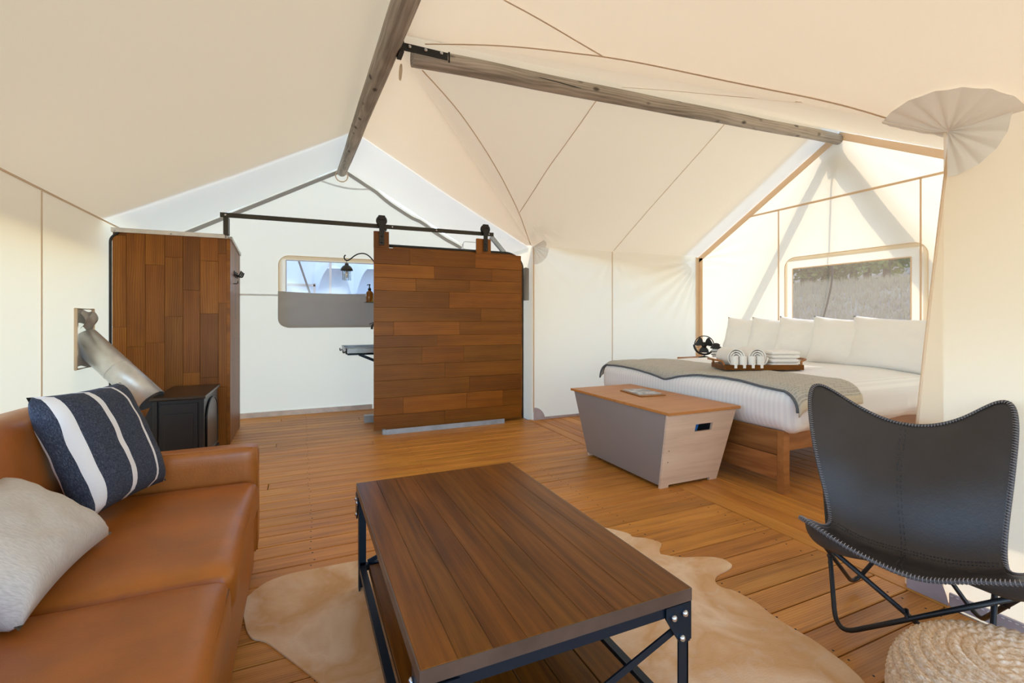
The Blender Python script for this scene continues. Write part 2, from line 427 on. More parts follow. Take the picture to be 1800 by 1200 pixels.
# seams on the roof: thin stitched strips inside
def seam(name, pts, nrm, wd=.012, parent=roof, mat=None, th=.004):
    return put(name, ribbon(BM(), pts, nrm, wd, th), mat or M['seam'], parent)
def off(pts, n, k=.004): return [Vector(p)+Vector(n)*k for p in pts]
nf = (WE-R31).cross(CE-R31).normalized(); nf = nf if nf.z < 0 else -nf
nn = (WE-R31).cross(CNR-R31).normalized(); nn = nn if nn.z < 0 else -nn
nrm_r = (RF-R31).cross(CNR-R31).normalized(); nrm_r = nrm_r if nrm_r.z < 0 else -nrm_r
SEAMS = [
 (nf, [(.775, 3.283, 2.955), (.928, 3.389, 2.901), (1.085, 3.503, 2.842), (1.254, 3.644, 2.769), (1.436, 3.811, 2.684), (1.628, 3.997, 2.587), (1.847, 4.225, 2.466), (2.093, 4.502, 2.323), (2.261, 4.712, 2.211), (2.46, 4.97, 2.08)]),
 (nf, [(2.217, 3.22, 3.022), (2.191, 3.477, 2.882), (2.161, 3.696, 2.759), (2.128, 3.937, 2.625), (2.112, 4.218, 2.471), (2.096, 4.493, 2.327)]),
 (nf, [(3.65, 3.23, 3.052), (3.65, 3.457, 2.925), (3.648, 3.708, 2.786), (3.641, 3.988, 2.626), (3.638, 4.304, 2.45), (3.645, 4.657, 2.255), (3.65, 4.97, 2.08)]),
 (nrm_r, [(.72, 2.95, 2.95), (.849, 2.74, 2.867), (.969, 2.571, 2.802), (1.095, 2.409, 2.736), (1.217, 2.264, 2.672), (1.323, 2.144, 2.616), (1.423, 2.029, 2.562), (1.544, 1.907, 2.499), (1.684, 1.779, 2.427), (1.837, 1.642, 2.348), (1.98, 1.511, 2.274), (2.115, 1.386, 2.204), (2.234, 1.286, 2.141), (2.341, 1.208, 2.084)]),
 (nrm_r, [(.80, 2.22, 2.88), (.958, 2.163, 2.794), (1.027, 2.141, 2.761), (1.097, 2.121, 2.728), (1.205, 2.09, 2.674), (1.312, 2.06, 2.62), (1.421, 2.026, 2.563)]),
 (nn, [(2.25, 2.95, 2.985), (2.22, 2.45, 2.735), (2.17, 1.9, 2.45), (2.10, 1.43, 2.205)]),
]
for n_, pts in SEAMS:
    pts = [Vector(p) for p in pts]; q = []
    for i in range(len(pts)-1):
        p0, p1, p2, p3 = pts[max(i-1, 0)], pts[i], pts[i+1], pts[min(i+2, len(pts)-1)]
        for j in range(5):
            t = j/5; q.append(.5*((2*p1)+(p2-p0)*t+(2*p0-5*p1+4*p2-p3)*t*t+(3*p1-p0-3*p2+p3)*t**3)+n_*.008)
    q.append(pts[-1]+n_*.008)
    seam('seam', q, n_, .008, th=.002)

# left wall with a vertical seam
def wall(name, P, nu, nv, wr=(), skip=None, mat=None, sag=0.0):
    o = bil(P, name, None, mat, nu, nv, wr, skip, sag); return props(o, kind='structure')
W3 = (-1.1, 2.75, .88, 1.92)
def hole3(u, v):
    y, z = lerp(YF, YB, u), lerp(-.02, ZE, v); return W3[0] < y < W3[1] and W3[2] < z < W3[3]
wl = wall('wall_left', ((XL, YF, -.02), (XL, YB, -.02), (XL, YB, ZE), (XL, YF, ZE)), 90, 40, sag=.01, skip=hole3)
w3 = struct_empty('added_sky_opening', (XL, 0, 0))  # unseen opening added in the left wall to let blue sky light in
for (q0, q1) in (((W3[0], W3[2]), (W3[1], W3[2])), ((W3[1], W3[2]), (W3[1], W3[3])), ((W3[1], W3[3]), (W3[0], W3[3])), ((W3[0], W3[3]), (W3[0], W3[2]))):
    put('sash', tube(BM(), [(XL+.012, *q0), (XL+.012, *q1)], .03, 6), M['canvas2'], w3)
put('seam', ribbon(BM(), line((XL+.012, 3.12*1.29, 0), (XL+.012, 3.12*1.29, ZE-.01), 16), (1, 0, 0), .012, .004), M['seam'], wl)
put('eave_seam', ribbon(BM(), line((XL+.01, YF+.05, ZE-.012), (XL+.01, YB-.05, ZE-.012), 30), (1, 0, 0), .014, .004), M['seam'], wl)

# right wall before the alcove: its free edge curves
def yedge(z): return 1.222-.168*(max(0, z)/2.0)**1.25
bm = BM()
def f(u, v):
    z = lerp(-.02, ZE-.02, v); return Vector((XR+.006*mnoise.noise(Vector((u*4, v*3, 1)))*(0 < u < 1), lerp(yedge(z), YF, u), z))
grid(bm, f, 60, 30)
wr_ = props(put('wall_right', bm, M['canvas'], smooth=True), kind='structure')
put('hem', tube(BM(), [(XR, yedge(z), z) for z in [i*.05 for i in range(1, 41)]], .006, 6), M['canvas2'], wr_)
# right wall beyond the alcove (behind the barn door)
wall('wall_right', ((XR, YA, -.02), (XR, YB, -.02), (XR, YB, ZE), (XR, YA, 2.06)), 30, 24)
# alcove far side wall
EFb = Vector((XE, YA, 2.07))
wa = wall('wall_alcove_far', ((XR, YA, -.02), (XE, YA, -.02), (XE, YA, 2.07), (XR, YA, 2.06)), 110, 70,
     wr=[(Vector((XE, YA, 2.02)), Vector((-1, 0, 0)), Vector((0, 0, -1)), .026, 1.1, 30, .4),
         (CE, Vector((1, 0, 0)), Vector((0, 0, -1)), .012, .35, 18, 0),
         (Vector((3.64, YA, 2.02)), Vector((-1, 0, 0)), Vector((0, 0, -1)), .010, .6, 14, .8)])
put('seam', ribbon(BM(), line((3.64, YA-.014, 0), (3.64, YA-.014, 2.06), 16), (0, -1, 0), .012, .004), M['seam'], wa)
put('corner_seam', ribbon(BM(), line((XR+.012, YA-.012, .1), (XR+.012, YA-.012, 2.04), 16), (0, -1, 0), .018, .004), M['canvas2'], wa)
put('edge_band', ribbon(BM(), line((XE-.05, YA-.012, 0), (XE-.05, YA-.012, 2.06), 10), (0, -1, 0), .075, .006), M['canvas2'], wa)
# alcove near side wall
wall('wall_alcove_near', ((XR, YN+.02, -.02), (XE, YN+.02, -.02), (XE, YN+.02, ZE), (XR, YN+.02, ZE)), 40, 24)

# gable wall with window hole: lower rectangle gridded on the hole, upper triangle above
def gable(name, org, ax, L, top, hole, mat, amp=0.0, wr=(), zlo=-.02, zsplit=2.03):
    """plane through org along ax (unit, horizontal); top(s) gives the roof height; hole=(s0,s1,z0,z1)"""
    org = Vector(org); ax = Vector(ax); n = ax.cross(ez)
    s0, s1, z0, z1 = hole
    def seq(a, b, k): return [lerp(a, b, i/k) for i in range(k)]
    S_ = seq(0, s0, 16)+seq(s0, s1, 22)+seq(s1, L, 16)+[L]
    Z_ = seq(zlo, z0, 14)+seq(z0, z1, 10)+seq(z1, zsplit, 8)+[zsplit]
    bm = BM()
    def P(s, z):
        p = org+ax*s+ez*z
        inhole = s0-.03 < s < s1+.03 and z0-.03 < z < z1+.03
        h = 0 if inhole else amp*mnoise.noise(p*2.1)+sum(radial(p, *q) for q in wr)
        return p+n*h
    V = [[bm.verts.new(P(s, z)) for z in Z_] for s in S_]
    for i in range(len(S_)-1):
        for j in range(len(Z_)-1):
            sc, zc = (S_[i]+S_[i+1])/2, (Z_[j]+Z_[j+1])/2
            if s0 < sc < s1 and z0 < zc < z1: continue
            bm.faces.new((V[i][j], V[i+1][j], V[i+1][j+1], V[i][j+1]))
    K = 16
    U = [[V[i][-1] if j == 0 else bm.verts.new(P(s, lerp(zsplit, max(top(s), zsplit+.002), j/K))) for j in range(K+1)] for i, s in enumerate(S_)]
    for i in range(len(S_)-1):
        for j in range(K):
            bm.faces.new((U[i][j], U[i+1][j], U[i+1][j+1], U[i][j+1]))
    return props(put(name, bm, mat, smooth=True), kind='structure')
def rtop(x):
    zr = ridge(YB).z
    return lerp(ZE, zr, (x-XL)/(.5-XL)) if x < .5 else lerp(zr, ZE, (x-.5)/(XR-.5))
def slit(x): # the daylight gap left between gable and roof
    return .035*sm(.95, 1.05, x)*(1-sm(1.35, 1.56, x)) + .022*sm(1.56, 1.64, x)*(1-sm(1.85, 2.08, x))
W1 = (-.175, .95, 1.54, 1.93)
wb = gable('wall_back', (XL, YB, 0), (1, 0, 0), XR-XL, lambda s: rtop(XL+s)-slit(XL+s), (W1[0]-.049-XL, W1[1]+.049-XL, W1[2]-.414, W1[3]+.019), M['canvas'], .008)
def etop(y):
    return lerp(EN.z, WE.z, (y-YN)/(YW-YN)) if y < YW else lerp(WE.z, EF.z, (y-YW)/(YA-YW))
W2 = (2.46, 3.605, 1.02, 1.77)
we = gable('wall_alcove_end', (XE, YN, 0), (0, 1, 0), YA-YN, lambda s: etop(YN+s), (W2[0]-.094-YN, W2[1]+.064-YN, W2[2]-.064, W2[3]+.094), M['canvas'], .006,
           wr=[(Vector((XE, YW, 3.1)), Vector((0, 0, -1)), Vector((0, 1, 0)), .010, 1.0, 30, .3),
               (Vector((XE, YA, 2.05)), Vector((0, -1, 0)), Vector((0, 0, 1)), .014, .35, 22, .3)])
# front gable with a wide open doorway behind the camera
wf = struct_empty('wall_front')
for (x0, x1) in ((XL, -1.25), (2.2, XR)):
    b_ = BM(); grid(b_, lambda u, v: Vector((lerp(x0, x1, u), YF, lerp(-.02, lerp(ZE, RF.z, min(1, (lerp(x0, x1, u)-XL)/(.5-XL) if lerp(x0, x1, u) < .5 else (XR-lerp(x0, x1, u))/(XR-.5))), v))), 12, 16)
    put('door_side', b_, M['canvas'], wf, smooth=True)
b_ = BM(); grid(b_, lambda u, v: Vector((lerp(-1.25, 2.2, u), YF, lerp(2.12, min(lerp(ZE, RF.z, (lerp(-1.25, 2.2, u)-XL)/(.5-XL)), lerp(ZE, RF.z, (XR-lerp(-1.25, 2.2, u))/(XR-.5))), v))), 12, 8)
put('door_header', b_, M['canvas'], wf, smooth=True)

# strips on the gables
def gz(x): return rtop(x)
put('seam', ribbon(BM(), [(x, YB-.012, gz(x)-.05) for x in [lerp(XL+.02, .47, i/20) for i in range(21)]], (0, -1, 0), .045, .006), M['flap'], wb)
put('seam', ribbon(BM(), [(x, YB-.012, gz(x)-.062-slit(x)) for x in [lerp(.53, XR-.05, i/20) for i in range(21)]], (0, -1, 0), .045, .006), M['flap'], wb)
put('seam', ribbon(BM(), [(lerp(.17, .88, i/14), YB-.012, lerp(2.98, 2.93, i/14)-.05*math.sin(PI*i/14)) for i in range(15)], (0, -1, 0), .022, .005), M['canvas_grey'], wb)
put('seam', ribbon(BM(), line((XL+.05, YB-.014, 1.49), (-.25, YB-.014, 1.49), 10), (0, -1, 0), .022, .005), M['canvas_grey'], wb)
nx = (-1, 0, 0)
put('horizontal_seam', ribbon(BM(), line((XE-.014, 1.95, 2.48), (XE-.014, 4.2, 2.48), 16), nx, .022, .005), M['canvas2'], we)
for yv in (3.78, 2.385):
    put('vertical_seam', ribbon(BM(), line((XE-.014, yv, .3), (XE-.014, yv, 2.48), 10), nx, .014, .005), M['canvas2'], we)
for (ya, yb) in ((YW, YA), (YW, YN)):
    put('edge_band', ribbon(BM(), [(XE-.02, lerp(ya, yb, i/16), etop(lerp(ya, yb, i/16))-.045) for i in range(17)], nx, .07, .006), M['canvas2'], we)
put('edge_band', ribbon(BM(), line((XE-.02, YA-.04, 0), (XE-.02, YA-.04, 2.05), 8), nx, .07, .006), M['canvas2'], we)

# base strips
def trim(name, bm, mat): return props(put(name, bm, mat), kind='structure')
trim('baseboard_back', b2(XL+.02, .86, YB-.03, YB-.018, 0, .065, None, .003), M['basetrim'])
trim('baseboard_alcove', b2(XR+.02, XE-.02, YA-.035, YA-.022, 0, .03, None, .003), M['trim'])
tr = trim('baseboard_right', b2(XR-.03, XR-.018, YF+.05, 1.05, 0, .055, None, .003), M['trim'])
st = BM()
for k in range(130): box(st, (XR-.0305, 1.04-k*.0196, .046), (.002, .009, .004))
put('stitching', st, M['basetrim'], tr, kind='stuff')

# ------------------------------------------------------------------ windows
def rrect(x0, x1, z0, z1, r, n=6):
    out = []
    for cx, cz, a0 in ((x1-r, z0+r, -PI/2), (x1-r, z1-r, 0), (x0+r, z1-r, PI/2), (x0+r, z0+r, PI)):
        for i in range(n+1): out.append((cx+r*math.cos(a0+PI/2*i/n), cz+r*math.sin(a0+PI/2*i/n)))
    return out
g = G('clear_vinyl')
M['vinyl'] = g.surf(g.N('MixShader', {0: .07, 1: g.N('BsdfTransparent', {'Color': (.56, .585, .62, 1)}).outputs[0],
                                      2: g.N('BsdfGlossy', {'Roughness': .12}).outputs[0]}).outputs[0])
g = G('window_mesh'); v = g.coord(rnd=False); n_ = g.noise(v, 9, 5, .6, .5)
dif = g.N('MixShader', {0: .5, 1: g.N('BsdfDiffuse', {'Color': (.36, .265, .185, 1)}).outputs[0], 2: g.N('BsdfTranslucent', {'Color': (.36, .265, .175, 1)}).outputs[0]}).outputs[0]
M['mesh'] = g.surf(g.N('MixShader', {0: .50, 1: g.N('BsdfTransparent', {'Color': (1, 1, 1, 1)}).outputs[0], 2: dif}).outputs[0])
def frame_ring(bm, outer, inner, mk):
    """flat ring between two closed loops with the same count"""
    A = [bm.verts.new(mk(*p)) for p in outer]; B = [bm.verts.new(mk(*p)) for p in inner]; n = len(A)
    for i in range(n):
        bm.faces.new((A[i], A[(i+1) % n], B[(i+1) % n], B[i]))
    return bm
w1 = struct_empty('window_1', (0, YB, 0))
b_ = BM(); frame_ring(b_, rrect(W1[0]-.085, W1[1]+.085, W1[2]-.45, W1[3]+.055, .12), rrect(W1[0], W1[1], W1[2]-.42, W1[3], .004), lambda x, z: Vector((x, YB-.016, z)))
put('window_frame', b_, M['canvas'], w1)
b_ = BM(); tube(b_, [(x, YB-.018, z) for x, z in rrect(W1[0]-.085, W1[1]+.085, W1[2]-.45, W1[3]+.055, .12)], .004, 6, closed=True)
put('piping', b_, M['canvas'], w1, smooth=True)
b_ = BM(); tube(b_, [(x, YB-.02, z) for x, z in rrect(W1[0], W1[1], W1[2]-.42, W1[3], .01)], .008, 6, closed=True)
put('sash', b_, M['canvas_grey'], w1, smooth=True)
b_ = BM(); grid(b_, lambda u, v: Vector((lerp(W1[0], W1[1], u), YB-.004+.004*mnoise.noise(Vector((u*5, v*3, 0))), lerp(W1[2]-.42, W1[3], v))), 20, 14)
put('pane', b_, M['vinyl'], w1, smooth=True)
# roll-down shade hanging folded over the lower half
b_ = BM()
def f(u, v):
    x = lerp(W1[0]-.09, W1[1]+.09, u); z = lerp(W1[2]-.45, W1[2], v)
    cut = .11
    if v < .25:
        e = cut*(1-math.sqrt(max(0, 1-(1-v/.25)**2)))
        x = lerp(W1[0]-.09+e, W1[1]+.09-e, u)
    return Vector((x, YB-.045+.012*mnoise.noise(Vector((x*5, z*8, 3)))-.010*math.sin(PI*v), z-.02*math.sin(PI*u)*(v > .9)))
grid(b_, f, 40, 16)
put('window_shade', b_, M['flap'], w1, smooth=True)
w2 = struct_empty('window_2', (XE, 0, 0))
b_ = BM(); frame_ring(b_, rrect(W2[0]-.13, W2[1]+.10, W2[2]-.1, W2[3]+.13, .12), rrect(W2[0], W2[1], W2[2], W2[3], .004), lambda y_, z: Vector((XE-.012, y_, z)))
put('window_frame', b_, M['canvas'], w2)
b_ = BM(); tube(b_, [(XE-.014, y_, z) for y_, z in rrect(W2[0]-.13, W2[1]+.10, W2[2]-.1, W2[3]+.13, .12)], .004, 6, closed=True)
put('piping', b_, M['canvas'], w2, smooth=True)
b_ = BM(); tube(b_, [(XE-.016, y_, z) for y_, z in rrect(W2[0], W2[1], W2[2], W2[3], .01)], .006, 6, closed=True)
put('sash', b_, M['canvas2'], w2, smooth=True)
b_ = BM(); grid(b_, lambda u, v: Vector((XE-.002, lerp(W2[0], W2[1], u), lerp(W2[2], W2[3], v))), 8, 6)
put('screen', b_, M['mesh'], w2)

# ------------------------------------------------------------------ pleated corner gussets
def gusset(parent, c, sectors, r, pleats=18, mat=None):
    """sectors: (u, v, n, a0, a1): plane axes, inward normal, angles"""
    b_ = BM()
    for (u, v, n, a0, a1) in sectors:
        u = Vector(u).normalized(); v = Vector(v); v = (v-u*u.dot(v)).normalized(); n = Vector(n).normalized()
        def f(s, t):
            a = lerp(a0, a1, t); rr = r*s
            k = .010+.014*abs(math.sin(a*pleats/2))*sm(0, .25, s)*(1-.5*s)
            return Vector(c)+(u*math.cos(a)+v*math.sin(a))*rr+n*k
        grid(b_, f, 10, 60)
    return put('corner_gusset', b_, mat or M['canvas_grey'], parent, smooth=True)
nl = Vector((-.45, 0, -.89))
gusset(wr_, (XR-.004, 1.058, 1.99), [((0, -1, 0), (0, 0, -1), (-1, 0, 0), -.02, PI/2)], .195)
upm = (R31-CNR).normalized()
nm = (RF-R31).cross(CNR-R31).normalized(); nm = nm if nm.z < 0 else -nm
gusset(roof, CNR, [((0, -1, 0), upm, nm, -.02, math.acos(Vector((0, -1, 0)).dot(upm)))], .24)
gusset(roof, CNR, [((1, 0, 0), upm, nn, -.02, math.acos(Vector((1, 0, 0)).dot(upm)))], .24)
upc = (R31-CE).normalized()
gusset(wa, (XR+.004, YA-.004, 2.055), [((1, 0, 0), (0, 0, -1), (0, -1, 0), 0, PI/2)], .21)
gusset(roof, CE, [((1, 0, 0), upc, nf, 0, 1.1)], .17)
nfar = (RB-R31).cross(CE-R31).normalized(); nfar = nfar if nfar.z < 0 else -nfar
for (nm_, c0, u_, nn_, par) in (('corner_patch', (XR+.004, YA-.03, 0), (1, 0, 0), (0, -1, 0), wa), ('corner_patch', (XR-.03, 1.2, 0), (0, -1, 0), (-1, 0, 0), wr_)):
    b_ = BM(); u_ = Vector(u_); nn_ = Vector(nn_)
    grid(b_, lambda s, t: Vector(c0)+(u_*math.cos(PI/2*t)+ez*math.sin(PI/2*t))*(.15*s)+nn_*.004*math.sin(9*t)*s, 6, 14)
    put(nm_, b_, M['trim'], par, smooth=True)

# ------------------------------------------------------------------ outer fly above the roof
fly = thing('rain_fly', 'tan outer fly stretched above the cream tent roof', 'tent fly', (.5, 2, 3.3))
FG = .035; OV = 1.0
def upz(p, k=FG): return Vector(p)+ez*k
YFLY = 5.08; XFLY = 4.86
def ext(a, b, k):  # continue the line a->b beyond b by k metres (horizontal)
    d = (b-a); h = math.hypot(d.x, d.y); return b+d*(k/h)
rb_, rf_ = upz(ridge(YFLY)), upz(ridge(YF-.5)); r31 = upz(R31)
leb, lef = Vector((XL, YFLY, ZE+FG)), Vector((XL, YF-.5, ZE+FG))
def fpanel(P, nu=16, nv=10, mat=None):
    b_ = BM(); a, b1, c, d = [Vector(q) for q in P]
    grid(b_, lambda u, v: a*(1-u)*(1-v)+b1*u*(1-v)+c*u*v+d*(1-u)*v, nu, nv)
    put('fly_panel', b_, mat or M['fly'], fly, smooth=True)
fpanel((rb_, rf_, ext(rf_, lef, .6), ext(rb_, leb, .6)))
reb = upz((XR, YFLY, ZE)); ref = upz((XR, YF-.5, ZE))
fpanel((r31, rb_, upz(CE)+Vector((0, YFLY-YA, 0)), upz(CE)))
OVR = 1.30
ovn = ext(upz(ridge(YN)), upz(CNR), OVR)
fpanel((r31, rf_, ref, upz(CNR)))
fpanel((upz(CNR), ref, ext(rf_, ref, OVR), ovn), 10, 6)
ra, rb2 = upz(ridge(YFLY), .13), upz(ridge(YB+.12), .13)
fpanel((ra, rb2, Vector((XL-.12, YB+.12, ZE+.06)), Vector((XL-.12, YFLY, ZE+.06))), mat=M['fly_white'])
fpanel((ra, rb2, Vector((XR+.12, YB+.12, ZE+.06)), Vector((XR+.12, YFLY, ZE+.06))), mat=M['fly_white'])
wex = upz(wridge(XFLY)); fe = upz((XFLY, YA, 2.07)); ne = upz((XFLY, YN, 2.05))
fpanel((r31, wex, ext(wex, fe, .45), ext(upz(R31), upz(CE), 0)+Vector((0, 0, 0))))
fpanel((r31, wex, ext(wex, ne, .45), upz(CNR)))

# ------------------------------------------------------------------ log poles
def log(name, a, b, r0, r1, label, seed):
    a, b = Vector(a), Vector(b); L = (b-a).length
    o = thing(name, label, 'pole', a, 0)
    n = 40; d = (b-a).normalized()
    me_rot = frame(a, d, (0, 0, 1))
    bm = BM(); pts = []; rr = []
    for i in range(n+1):
        t = i/n; pts.append(Vector((t*L, .008*mnoise.noise(Vector((t*5, seed, 0))), .006*mnoise.noise(Vector((t*5, seed, 4)))))); rr.append(lerp(r0, r1, t)*(1+.04*mnoise.noise(Vector((t*14, seed, 9)))))
    tube(bm, pts, rr, 18)
    me = bpy.data.meshes.new('log'); bm.normal_update(); bm.to_mesh(me); bm.free(); me.materials.append(M['log'])
    p = bpy.data.objects.new('log', me); COL.objects.link(p); p.parent = o
    p.rotation_euler = me_rot.to_3x3().to_euler()
    WM[p.name] = me_rot
    return o, p
RP, _ = log('ridge_pole', (.57, YF+.2, 2.79), (.472, 6.42, 3.085), .085, .058, 'long weathered grey log under the main ridge, running to the bathroom gable', 1)
WP, wlog = log('alcove_ridge_pole', (.665, YW, 2.925), (XE-.02, YW, 3.075), .062, .052, 'weathered brown log with a long crack, from the ridge to the bed alcove', 5)
# knots and the long crack on the alcove log, both real relief strips
d_ = (Vector((XE, YW, 3.08))-Vector((.6, YW, 2.92))).normalized()
b_ = BM(); tube(b_, [Vector((.8, YW-.0, 2.925))+d_*t+Vector((0, -.0565, .016*math.sin(t*3)-.012*t)) for t in [i*.06 for i in range(20)]], [.001]+[.004]*18+[.001], 5)
put('crack', b_, M['rubber'], WP)
plate = BM(); box(plate, (.74, YW-.061, 2.945), (.30, .008, .05), None, .002); put('bracket_plate', plate, M['black'], WP)
plate = BM(); box(plate, (.585, YW-.02, 2.94), (.03, .10, .075), None, .002); put('bracket_end', plate, M['black'], WP)
for k in range(3):
    put('bolt', lathe(BM(), [(.012, 0), (.012, .008), (.007, .014), (.002, .015)], (.635+k*.105, YW-.065, 2.948+.003*k), 10, Matrix.Rotation(PI/2, 4, 'X')), M['bolt'], WP, smooth=True)
put('joint_strap', box(BM(), (.90, YW-.058, 2.945), (.012, .012, .07), None, .003), M['black'], WP)
# pale cloth tabs by the joint
cl = BM(); grid(cl, lambda u, v: Vector((.60+.24*u, YW-.14+.05*v, 3.025-.02*u+.006*math.sin(9*u))), 8, 6)
put('cloth_tab', cl, M['canvas_grey'], roof, smooth=True)
cl = BM(); lathe(cl, [(.001, 0), (.05, .006), (.052, .012), (.001, .02)], (.60, YW+.10, 2.86), 16, Matrix.Rotation(PI/2, 4, 'Y'))
put('cloth_tab', cl, M['canvas'], roof, smooth=True)
b_ = BM(); tube(b_, [(.475+.075*math.cos(a), 6.47, 3.05+.075*math.sin(a)) for a in [2*PI*i/28 for i in range(28)]], .007, 6, closed=True)
put('ring_patch', b_, M['canvas2'], wb, smooth=True)

# outside A-frame of the alcove and its rope
AF = thing('gable_frame', 'pair of crossed log poles standing outside the bed alcove gable', 'pole frame', (XE+.2, YW, 0))
for (yb, yt, rr0) in ((5.0, 3.02, .055), (1.2, 3.3, .085)):
    b_ = BM(); tube(b_, [Vector((XE+.22, yb, 0)).lerp(Vector((XE+.16, yt, 3.32)), i/20)+Vector((0, .015*mnoise.noise(Vector((i*.6, yb, 0))), 0)) for i in range(21)], rr0, 12)
    put('log', b_, M['log'], AF, smooth=True)
b_ = BM(); rbox(b_, (XE+.12, YW+.02, 2.98), (.10, .16, .36), .05, 4); put('strap_sleeve', b_, M['flap'], AF, smooth=True)
for yo in (YN, YA):  # extra white panels, added above the roof end to dim its bright strip
    a_, b1_ = upz(wridge(XFLY-.02), .05), upz(wridge(XE+.03), .05); zc = 2.05 if yo == YN else 2.07
    sg = -1 if yo == YN else 1
    fpanel((a_, b1_, Vector((XE+.03, yo+sg*.05, zc+.03)), Vector((XFLY-.02, yo+sg*.05, zc+.03))), mat=M['fly_white'])
rope = thing('rope', 'thin dark rope hanging outside over the alcove window', 'rope', (XE+.05, 3.15, 1))
b_ = BM(); tube(b_, [(XE+.05, 3.16+.05*math.sin((2.9-z)*.9)+(.16*sm(1.7, .8, z)), z) for z in [2.9-.07*i for i in range(30)]], .009, 6)
put('cord', b_, M['rubber'], rope, smooth=True)
# ------------------------------------------------------------------ sofa
sofa = thing('sofa', 'tan leather two-seat sofa with a low square arm', 'sofa', (-.6, 1.65, 0))
SX0, SX1 = -1.08, -.20
b_ = BM(); rbox(b_, ((SX0+SX1)/2+.01, 1.63, .18), (SX1-SX0-.02, 1.96, .26), .03, 8); put('base', b_, M['leather'], sofa, smooth=True)
for (ya, yb, sd_) in ((1.635, 2.525, 1), (.735, 1.625, 2)):
    b_ = BM(); rbox(b_, (-.515, (ya+yb)/2, .365), (.66, yb-ya, .155), .045, 14, .018, wob=.004, seed=sd_)
    c_ = put('seat_cushion', b_, M['leather'], sofa, smooth=True)
    b_ = BM(); tube(b_, [(-.560+.30*0, ya+.012, .4) if False else (-.1925, lerp(ya+.05, yb-.05, i/16), .417+.004*math.sin(i*.4)) for i in range(17)], .0032, 5); put('piping', b_, M['leather_seam'], c_, smooth=True)
    R = Matrix.Rotation(math.radians(-13), 4, 'Y')
    b_ = BM(); rbox(b_, (-.915, (ya+yb)/2, .635), (.20, yb-ya, .46), .075, 14, 0, R, wob=.006, seed=sd_+5)
    put('back_cushion', b_, M['leather'], sofa, smooth=True)
b_ = BM(); rbox(b_, (-1.06, 1.63, .50), (.10, 1.92, .62), .045, 10); put('back_frame', b_, M['leather'], sofa, smooth=True)
for yc in (2.588, .672):
    b_ = BM(); rbox(b_, (-.63, yc, .338), (.88, .115, .511), .026, 10, 0, wob=.003, seed=3)
    a_ = put('arm', b_, M['leather'], sofa, smooth=True)
    b_ = BM(); s_ = -1 if yc > 1 else 1
    tube(b_, [(lerp(-1.04, -.215, i/14), yc+s_*.045, .590) for i in range(15)]+[(-.193, yc+s_*.045, lerp(.565, .10, i/8)) for i in range(9)], .0028, 5)
    put('piping', b_, M['leather'], a_, smooth=True)
for (fx, fy) in ((-.27, .74), (-.27, 2.52), (-1.0, .74), (-1.0, 2.52)):
    put('foot', lathe(BM(), [(.02, 0), (.028, .06)], (fx, fy, 0), 12), M['black'], sofa, smooth=True)

# striped cushion
g = G('navy_stripes'); tc = g.N('TexCoord').outputs['Object']
sx = g.N('SeparateXYZ', {0: tc}).outputs[0]
wv_ = g.noise(g.N('Mapping', {'Vector': tc, 'Scale': (700, 90, 200)}).outputs[0], 1, 2); wv2 = g.noise(g.N('Mapping', {'Vector': tc, 'Scale': (90, 700, 200)}).outputs[0], 1, 2)
base = g.ramp(g.N('Math', {0: wv_, 1: wv2}, operation='MULTIPLY').outputs[0], [(.12, (.010, .014, .028)), (.30, (.040, .050, .078)), (.5, (.16, .17, .20))])
acc = None
for (c0, hw) in ((-.178, .018), (-.03, .0125), (.108, .0065), (.205, .005)):
    dd = g.N('Math', {0: g.N('Math', {0: sx, 1: c0}, operation='SUBTRACT').outputs[0]}, operation='ABSOLUTE').outputs[0]
    m_ = g.N('Math', {0: dd, 1: hw}, operation='LESS_THAN').outputs[0]
    acc = m_ if acc is None else g.N('Math', {0: acc, 1: m_}, operation='MAXIMUM').outputs[0]
M['stripes'] = g.pbr(g.mix(acc, base, (.74, .72, .71)), .95, 0, g.bump(wv_, .25, .003))
wdir = Vector((.31, .951, 0)); ndir = Vector((.951, -.31, 0)); lean = math.radians(24); roll = math.radians(-1)
up_ = ez*math.cos(lean)-ndir*math.sin(lean)
x_ = wdir*math.cos(roll)+up_*math.sin(roll); y_ = up_*math.cos(roll)-wdir*math.sin(roll)
def placed(name, label, cat, c, x, y, group=None):
    m = frame(c, x, y); return thing(name, label, cat, c, 0, group, rot=m.to_3x3().to_euler())
cu = placed('cushion', 'square navy cushion with white stripes leaning in the sofa corner', 'cushion', Vector((-.70, 2.32, .712)), x_, y_)
put('cover', pillow(BM(), .44, .47, .17, Matrix(), .05, 26, 3), M['stripes'], cu, local=True, smooth=True)
g = G('oat_linen'); tc = g.N('TexCoord').outputs['Object']
wv_ = g.noise(g.N('Mapping', {'Vector': tc, 'Scale': (600, 60, 60)}).outputs[0], 1, 3)
M['linen'] = g.pbr(g.ramp(wv_, [(.3, (.46, .42, .37)), (.7, (.62, .58, .52))]), .95, 0, g.bump(wv_, .25, .002))
upv = Vector((-.80, 0, .60))
cc = placed('cushion', 'oblong cream linen cushion lying tilted on the near sofa seat', 'cushion', Vector((-.735, 1.735, .585)), Vector((0.04, 1, 0.02)), upv)
put('cover', pillow(BM(), .52, .36, .19, Matrix(), .10, 24, 9, .008), M['linen'], cc, local=True, smooth=True)
b_ = BM(); tube(b_, [(.26*(1-.10*(1-v*v)), .18*v, 0) for v in [lerp(-.93, .93, i/14) for i in range(15)]], .004, 6)
put('piping', b_, M['linen'], cc, local=True, smooth=True)

